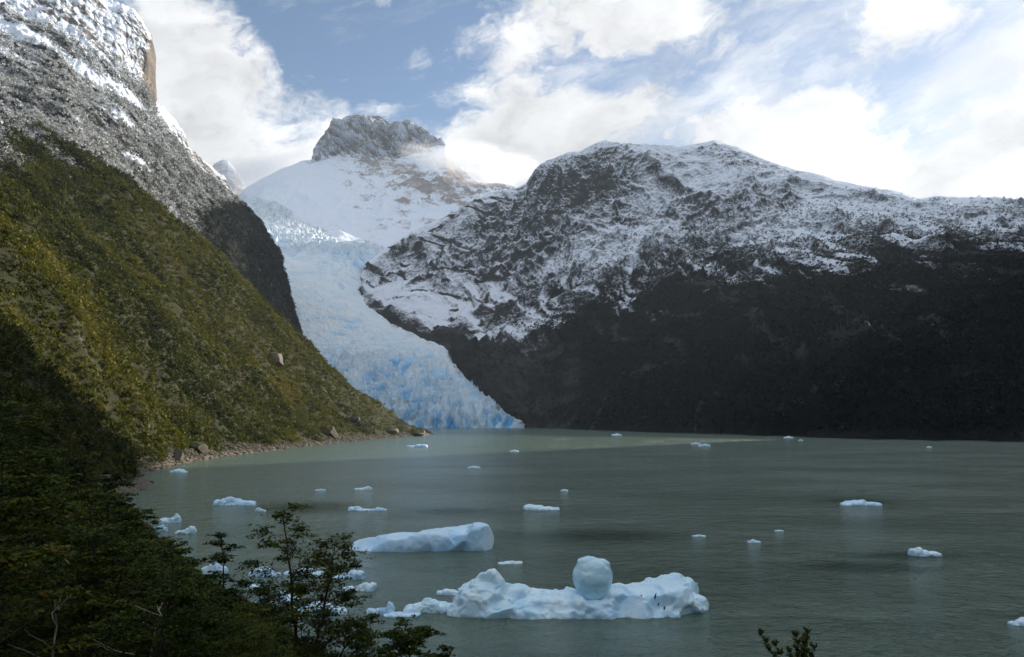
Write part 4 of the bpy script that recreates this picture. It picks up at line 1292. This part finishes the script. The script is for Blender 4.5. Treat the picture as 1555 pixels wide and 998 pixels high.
# ------------------------------------------------------------------ trees
M_BARK, nt, b = new_mat('beech_bark')
tc = nt.nodes.new('ShaderNodeTexCoord').outputs['Object']
nt.links.new(ramp(nt, noise(nt, scaled(nt, tc, (6, 6, 1.5)), 2.0, 4, .6), [(0.35, (0.028, 0.022, 0.017)), (0.7, (0.085, 0.07, 0.055))]), b.inputs['Base Color'])
b.inputs['Roughness'].default_value = 0.9
M_DEAD, nt, b = new_mat('dead_wood')
tc = nt.nodes.new('ShaderNodeTexCoord').outputs['Object']
nt.links.new(ramp(nt, noise(nt, scaled(nt, tc, (8, 8, 1.5)), 2.0, 4, .6), [(0.35, (0.20, 0.18, 0.15)), (0.7, (0.40, 0.37, 0.32))]), b.inputs['Base Color'])
b.inputs['Roughness'].default_value = 0.9
M_LEAF = leaf_mat('beech_leaves', [(0.0, (0.012, 0.026, 0.004)), (0.4, (0.032, 0.056, 0.009)), (0.75, (0.075, 0.096, 0.013)), (0.93, (0.13, 0.115, 0.018)), (1.0, (0.18, 0.10, 0.02))], 0.5, 0.3, 0.06, 0.45)


class Tubes:
    def __init__(s):
        s.V, s.F, s.n = [], [], 0

    def add(s, P, r, sides=5):
        P = np.asarray(P, float)
        t = np.gradient(P, axis=0)
        t /= np.linalg.norm(t, axis=1)[:, None] + 1e-9
        ref = np.where(np.abs(t[:, 2:3]) > 0.9, np.array([[1.0, 0, 0]]), np.array([[0, 0, 1.0]]))
        a = np.cross(t, ref)
        a /= np.linalg.norm(a, axis=1)[:, None]
        b = np.cross(t, a)
        th = np.arange(sides) * 2 * math.pi / sides
        ring = P[:, None] + (a[:, None] * np.cos(th)[None, :, None] + b[:, None] * np.sin(th)[None, :, None]) * np.asarray(r)[:, None, None]
        n = len(P)
        s.V.append(ring.reshape(-1, 3))
        i = np.arange(n - 1)[:, None] * sides + np.arange(sides)[None]
        j = np.arange(n - 1)[:, None] * sides + (np.arange(sides)[None] + 1) % sides
        s.F.append(np.stack([i, j, j + sides, i + sides], -1).reshape(-1, 4) + s.n)
        s.n += n * sides

    def mesh(s, name):
        return np_mesh(name, np.concatenate(s.V), np.concatenate(s.F))


def leaf_quads(c, nrm, size, g):
    n = len(c)
    a = np.cross(nrm, g.normal(size=(n, 3)))
    a /= np.linalg.norm(a, axis=1)[:, None] + 1e-9
    b = np.cross(nrm, a)
    s = (size * (0.6 + 0.8 * g.random(n)))[:, None]
    return np.stack([c - a * s, c + b * s * .55, c + a * s, c - b * s * .55], 1)


def curve(p0, p1, bend, n, g, wob=0.03):
    t = np.linspace(0, 1, n)[:, None]
    p0, p1 = np.asarray(p0, float), np.asarray(p1, float)
    L = np.linalg.norm(p1 - p0)
    w = np.cumsum(g.normal(size=(n, 3)), 0) * wob * L / math.sqrt(n)
    w = w - w[0] - (w[-1] - w[0]) * t
    return p0 + (p1 - p0) * t + np.asarray(bend)[None] * (4 * t * (1 - t)) + w


def beech(seed, H, leaders, spread, nbr, pads, leaves, leaf, first=0.25, pad_r=0.42, r0=None, flat=0.22):
    """southern beech: slim stems, branches that rise and flatten out, foliage in level layered sprays.
    leaders: list of (start fraction, top offset x, y, top fraction of H)"""
    g = np.random.default_rng(seed)
    tb = Tubes()
    r0 = r0 or H * 0.013
    Lc, Ln, Lt = [], [], []
    stems = []
    base = None
    for (f0, ox, oy, f1) in leaders:
        p0 = np.zeros(3) if base is None else base[int(f0 * (len(base) - 1))]
        p1 = np.array([ox, oy, H * f1])
        P = curve(p0, p1, (-(ox - p0[0]) * 0.12, -(oy - p0[1]) * 0.1, 0), 26, g, 0.035)
        rr_ = r0 * (1 - 0.85 * np.linspace(0, 1, 26)) * (1 if base is None else 0.8)
        tb.add(P, rr_, 7)
        stems.append(P)
        if base is None:
            base = P
    ang = g.random() * 6.28
    for P in stems:
        nb = int(nbr / len(stems))
        for i in range(nb):
            t = first + (1 - first) * ((i + g.random() * 0.8) / nb)
            t = min(t, 0.985)
            q = t * (len(P) - 1)
            j = int(q)
            s = P[j] + (P[min(j + 1, len(P) - 1)] - P[j]) * (q - j)
            ang += 2.4 + g.normal() * 0.5
            L = spread * ((1 - t) ** 0.65 * 0.95 + 0.16) * g.uniform(0.6, 1.12)
            up = L * g.uniform(0.30, 0.75)
            e = s + np.array([math.cos(ang) * L, math.sin(ang) * L, up])
            B = curve(s, e, (0, 0, L * 0.10), 10, g, 0.07)
            rb = max(r0 * (1 - t) * 0.36, 0.006)
            tb.add(B, rb * (1 - 0.75 * np.linspace(0, 1, 10)), 4)
            ends = [(B[-1], 1.0)]
            for k_ in range(pads):
                f = g.uniform(0.45, 1.0)
                s2 = B[int(f * 9)]
                a2 = ang + g.choice([-1, 1]) * g.uniform(0.4, 1.1)
                L2 = L * g.uniform(0.22, 0.45)
                e2 = s2 + np.array([math.cos(a2) * L2, math.sin(a2) * L2, L2 * g.uniform(0.1, 0.5)])
                tb.add(curve(s2, e2, (0, 0, L2 * .1), 5, g, 0.08), rb * 0.4 * (1 - 0.6 * np.linspace(0, 1, 5)), 3)
                ends.append((e2, 0.8))
            for (c, sc) in ends:
                pr_ = pad_r * sc * (0.55 + 0.6 * L / spread) * g.uniform(0.7, 1.2)
                n = max(int(leaves * sc * g.uniform(0.6, 1.2) * (0.5 + 0.7 * L / spread)), 6)
                # a pad is several overlapping level sprays
                ns = 5
                sc_ = g.normal(size=(ns, 3)) * np.array([0.5, 0.5, flat * 0.8]) * pr_
                pick = g.integers(0, ns, n)
                rad = pr_ * 0.55 * np.sqrt(g.random(n))
                th_ = g.random(n) * 6.283
                cc = c + sc_[pick] + np.stack([np.cos(th_) * rad, np.sin(th_) * rad, g.normal(size=n) * flat * 0.30 * pr_ - 0.15 * rad], -1)
                nn_ = g.normal(size=(n, 3)) * 0.45 + np.array([0, 0, 1.0])
                nn_ /= np.linalg.norm(nn_, axis=1)[:, None]
                Lc.append(cc)
                Ln.append(nn_)
                Lt.append(np.clip(0.42 + 0.13 * g.normal() + 0.14 * g.normal(size=n), 0, 1))
    c, n_, t_ = np.concatenate(Lc), np.concatenate(Ln), np.concatenate(Lt)
    Q = leaf_quads(c, n_, np.full(len(c), leaf), g).reshape(-1, 3)
    crown = np_mesh('crown', Q, np.arange(len(Q)).reshape(-1, 4), {'tint': np.repeat(t_, 4)})
    return tb.mesh('trunk'), crown


def plant(name, meshes, loc, rot, scale, label, group=None, cat='tree', leaf=None):
    e = bpy.data.objects.new(name, None)
    COL.objects.link(e)
    e.location = loc
    e.rotation_euler = (0, 0, rot)
    e.scale = (scale,) * 3
    e.empty_display_size = 0.5
    tag(e, label, cat, group)
    tr, cr = meshes
    for n, me, mt in (('trunk', tr, M_BARK), ('crown', cr, leaf or M_LEAF)):
        if not me.materials:
            me.materials.append(mt)
        o = bpy.data.objects.new(n, me)
        COL.objects.link(o)
        o.parent = e
    return e


def stand(px, d):
    """the slope under photo column px at forward distance d"""
    x = float(ray(px, 900)[0]) * d
    return x, d, float(hill_z(np.array([x]), np.array([d]))[0])


def height_to(px, py, d):
    x, y, z = stand(px, d)
    return (x, y, z - 0.15), CAM_H + float(ray(px, py)[1]) * d - z + 0.15


# the twin-stemmed beech in front of the ice
loc, H = height_to(482, 762, 22.0)
kx = 22.0 / FPX
t_ = beech(11, H, [(0, -56 * kx, 0.2, 0.97), (0.22, 26 * kx, -0.2, 0.85), (0.12, 62 * kx, 0.3, 0.52)], 1.5, 84, 3, 108, 0.042, first=0.30, pad_r=0.40, r0=0.085, flat=0.3)
plant('southern_beech', t_, loc, 0, 1, 'tall twin-stemmed beech with layered foliage standing against the floating ice', 'beeches on the near slope')
loc, H = height_to(352, 810, 25.0)
kx = 25.0 / FPX
t_ = beech(15, H, [(0, -20 * kx, 0.1, 0.98), (0.3, 22 * kx, 0.3, 0.75)], 1.5, 34, 3, 120, 0.046, first=0.35, pad_r=0.40, r0=0.075)
plant('southern_beech', t_, loc, 0, 1, 'leaning thin-crowned beech left of the twin-stemmed one, top over the water', 'beeches on the near slope')
loc, H = height_to(607, 946, 17.0)
t_ = beech(18, H, [(0, 0.0, 0.0, 0.98), (0.4, 0.35, 0.2, 0.9)], 0.85, 34, 3, 120, 0.036, first=0.30, pad_r=0.28, r0=0.05)
plant('southern_beech', t_, loc, 0, 1, 'bushy beech top at the bottom edge right of the twin-stemmed beech', 'beeches on the near slope')
loc, H = height_to(673, 977, 15.0)
t_ = beech(21, H, [(0, 0.05, 0, 0.98)], 0.40, 18, 2, 70, 0.03, first=0.5, pad_r=0.16, r0=0.03)
plant('southern_beech', t_, loc, 0, 1, 'tiny rounded beech top at the bottom edge below the long iceberg', 'beeches on the near slope')

# the shoot tips at the bottom right: close, with leaves along upright twigs
def sprig(seed, H, tips, leaf):
    g = np.random.default_rng(seed)
    tb = Tubes()
    C, Nn, Tt = [], [], []
    trunk = curve((0, 0, 0), (0.0, 0, H * 0.66), (0.03, 0.02, 0), 14, g)
    tb.add(trunk, 0.022 * (1 - .5 * np.linspace(0, 1, 14)), 6)
    for (ox, oy, top, s0) in tips:
        st = trunk[int(s0 * 13)]
        P = curve(st, (ox, oy, top), (ox * -0.10, 0, 0.02), 14, g, 0.03)
        tb.add(P, 0.008 * (1 - .75 * np.linspace(0, 1, 14)), 4)
        for i in range(3, 14):
            for s in range(7):
                a = g.random() * 6.28
                L = 0.042 * (1.15 - i / 14) + 0.02
                e = P[i] + np.array([math.cos(a) * L, math.sin(a) * L, L * 1.3])
                n = 22
                f = g.random((n, 1))
                C.append(P[i] + (e - P[i]) * f + g.normal(size=(n, 3)) * 0.008)
                nn_ = g.normal(size=(n, 3)) + np.array([0, 0, .6])
                Nn.append(nn_ / np.linalg.norm(nn_, axis=1)[:, None])
                Tt.append(np.clip(0.55 + 0.2 * g.normal(size=n), 0, 1))
    c, n_, t_ = np.concatenate(C), np.concatenate(Nn), np.concatenate(Tt)
    Q = leaf_quads(c, n_, np.full(len(c), leaf), g).reshape(-1, 3)
    return tb.mesh('trunk'), np_mesh('crown', Q, np.arange(len(Q)).reshape(-1, 4), {'tint': np.repeat(t_, 4)})


d_ = 8.0
kx = d_ / FPX
loc, H = height_to(1212, 962, d_)
def tip(px, py, s0, oy=0.0):
    return ((px - 1212) * kx, oy, CAM_H + float(ray(px, py)[1]) * d_ - loc[2], s0)
plant('beech_sapling', sprig(5, H, [tip(1154, 963, 0.85), tip(1178, 982, 0.8, .05), tip(1206, 966, .95), tip(1226, 962, .95, .03), tip(1216, 972, .9, -.05), tip(1232, 985, .9), tip(1196, 990, .85)], 0.010),
      loc, 0, 1, 'feathery shoot tips of a young beech at the bottom edge on the right', 'beeches on the near slope', 'sapling')

# the dense stand on the near slope
near_v = [beech(50 + i, 7.0, [(0, g.uniform(-.5, .5), g.uniform(-.5, .5), 1.0), (0.35, g.uniform(-.9, .9), g.uniform(-.9, .9), 0.8)], 1.9, 46, 3, 95, 0.062, first=0.12, pad_r=0.62, flat=0.13) for i in range(5)]
far_v = [beech(70 + i, 7.0, [(0, g.uniform(-.5, .5), g.uniform(-.5, .5), 1.0)], 1.9, 38, 2, 58, 0.115, first=0.10, pad_r=0.75, flat=0.15) for i in range(5)]
g = np.random.default_rng(91)
cand = []
N_ = 9000
rr_ = np.exp(g.uniform(math.log(13), math.log(250), N_))
pxs = g.uniform(-60, 690, N_)
xs_ = ray(pxs, np.full(N_, 900.0))[0] * rr_
zs_ = hill_z(xs_, rr_)
placed = []
for x, y, z, hh in zip(xs_, rr_, zs_, g.uniform(5.0, 9.0, N_)):
    if z < 1.2 or len(placed) >= 292:
        continue
    px, py = proj(x, y, z + hh)
    lim = np.interp(px, CANOPY[:, 0], CANOPY[:, 1])
    if py < lim:
        # shrink to fit under the outline of the stand
        zt = CAM_H + float(ray(px, lim)[1]) * y
        hh = zt - z
        if hh < 2.6:
            continue
    # the crown's right side must not cover the open water either
    px2, py2 = proj(x + 0.2 * hh, y, z + hh * 0.75)
    if py2 < np.interp(px2, CANOPY[:, 0], CANOPY[:, 1]) - 8:
        continue
    if proj(x, y, z + hh)[1] > 1120:
        continue
    sp_ = 0.30 * hh
    if any((x - a) ** 2 + (y - b_) ** 2 < (sp_ + 0.12 * c) ** 2 for a, b_, c in placed):
        continue
    placed.append((x, y, hh))
    v = (near_v if y < 55 else far_v)[int(g.integers(0, 5))]
    plant('southern_beech', v, (x, y, z - 0.2), g.random() * 6.28, hh / 7.0,
          'dark green beech in the dense shaded stand at the lower left', 'beeches of the dense shaded stand')
print('stand', len(placed))

# pale dead stems in the stand
def snag(seed, px, py_top, d, H, lean, label):
    g = np.random.default_rng(seed)
    tb = Tubes()
    P = curve((0, 0, 0), (lean, 0, H), (lean * .3, 0, 0), 14, g, 0.05)
    tb.add(P, 0.05 * (1 - .8 * np.linspace(0, 1, 14)), 6)
    for i in (6, 8, 9, 11, 12):
        a = g.uniform(0, 6.28)
        L = H * g.uniform(.12, .3)
        e = P[i] + np.array([math.cos(a) * L, math.sin(a) * L * .5, L * .7])
        tb.add(curve(P[i], e, (0, 0, 0), 6, g, .1), 0.02 * (1 - .8 * np.linspace(0, 1, 6)), 4)
    o = link('dead_tree', tb.mesh('dead_tree'), M_DEAD)
    x, y, z = float(ray(px, 900)[0]) * d, d, CAM_H + float(ray(px, py_top)[1]) * d - H
    gz_ = float(hill_z(np.array([x]), np.array([y]))[0])
    o.location = (x, y, gz_)
    o.scale = (1, 1, (z + H - gz_) / H)
    tag(o, label, 'dead tree', 'pale dead stems in the stand')


snag(3, 222, 905, 15.5, 5.0, 0.15, 'pale dead stem with a bent top among the dark beeches at the bottom edge')
snag(4, 268, 935, 15.0, 4.5, -0.35, 'forked leaning dead stem right of the bent-topped one in the dark beeches')
snag(6, 75, 910, 15.0, 4.5, 0.1, 'thin pale dead stem among the dark beeches near the left edge')
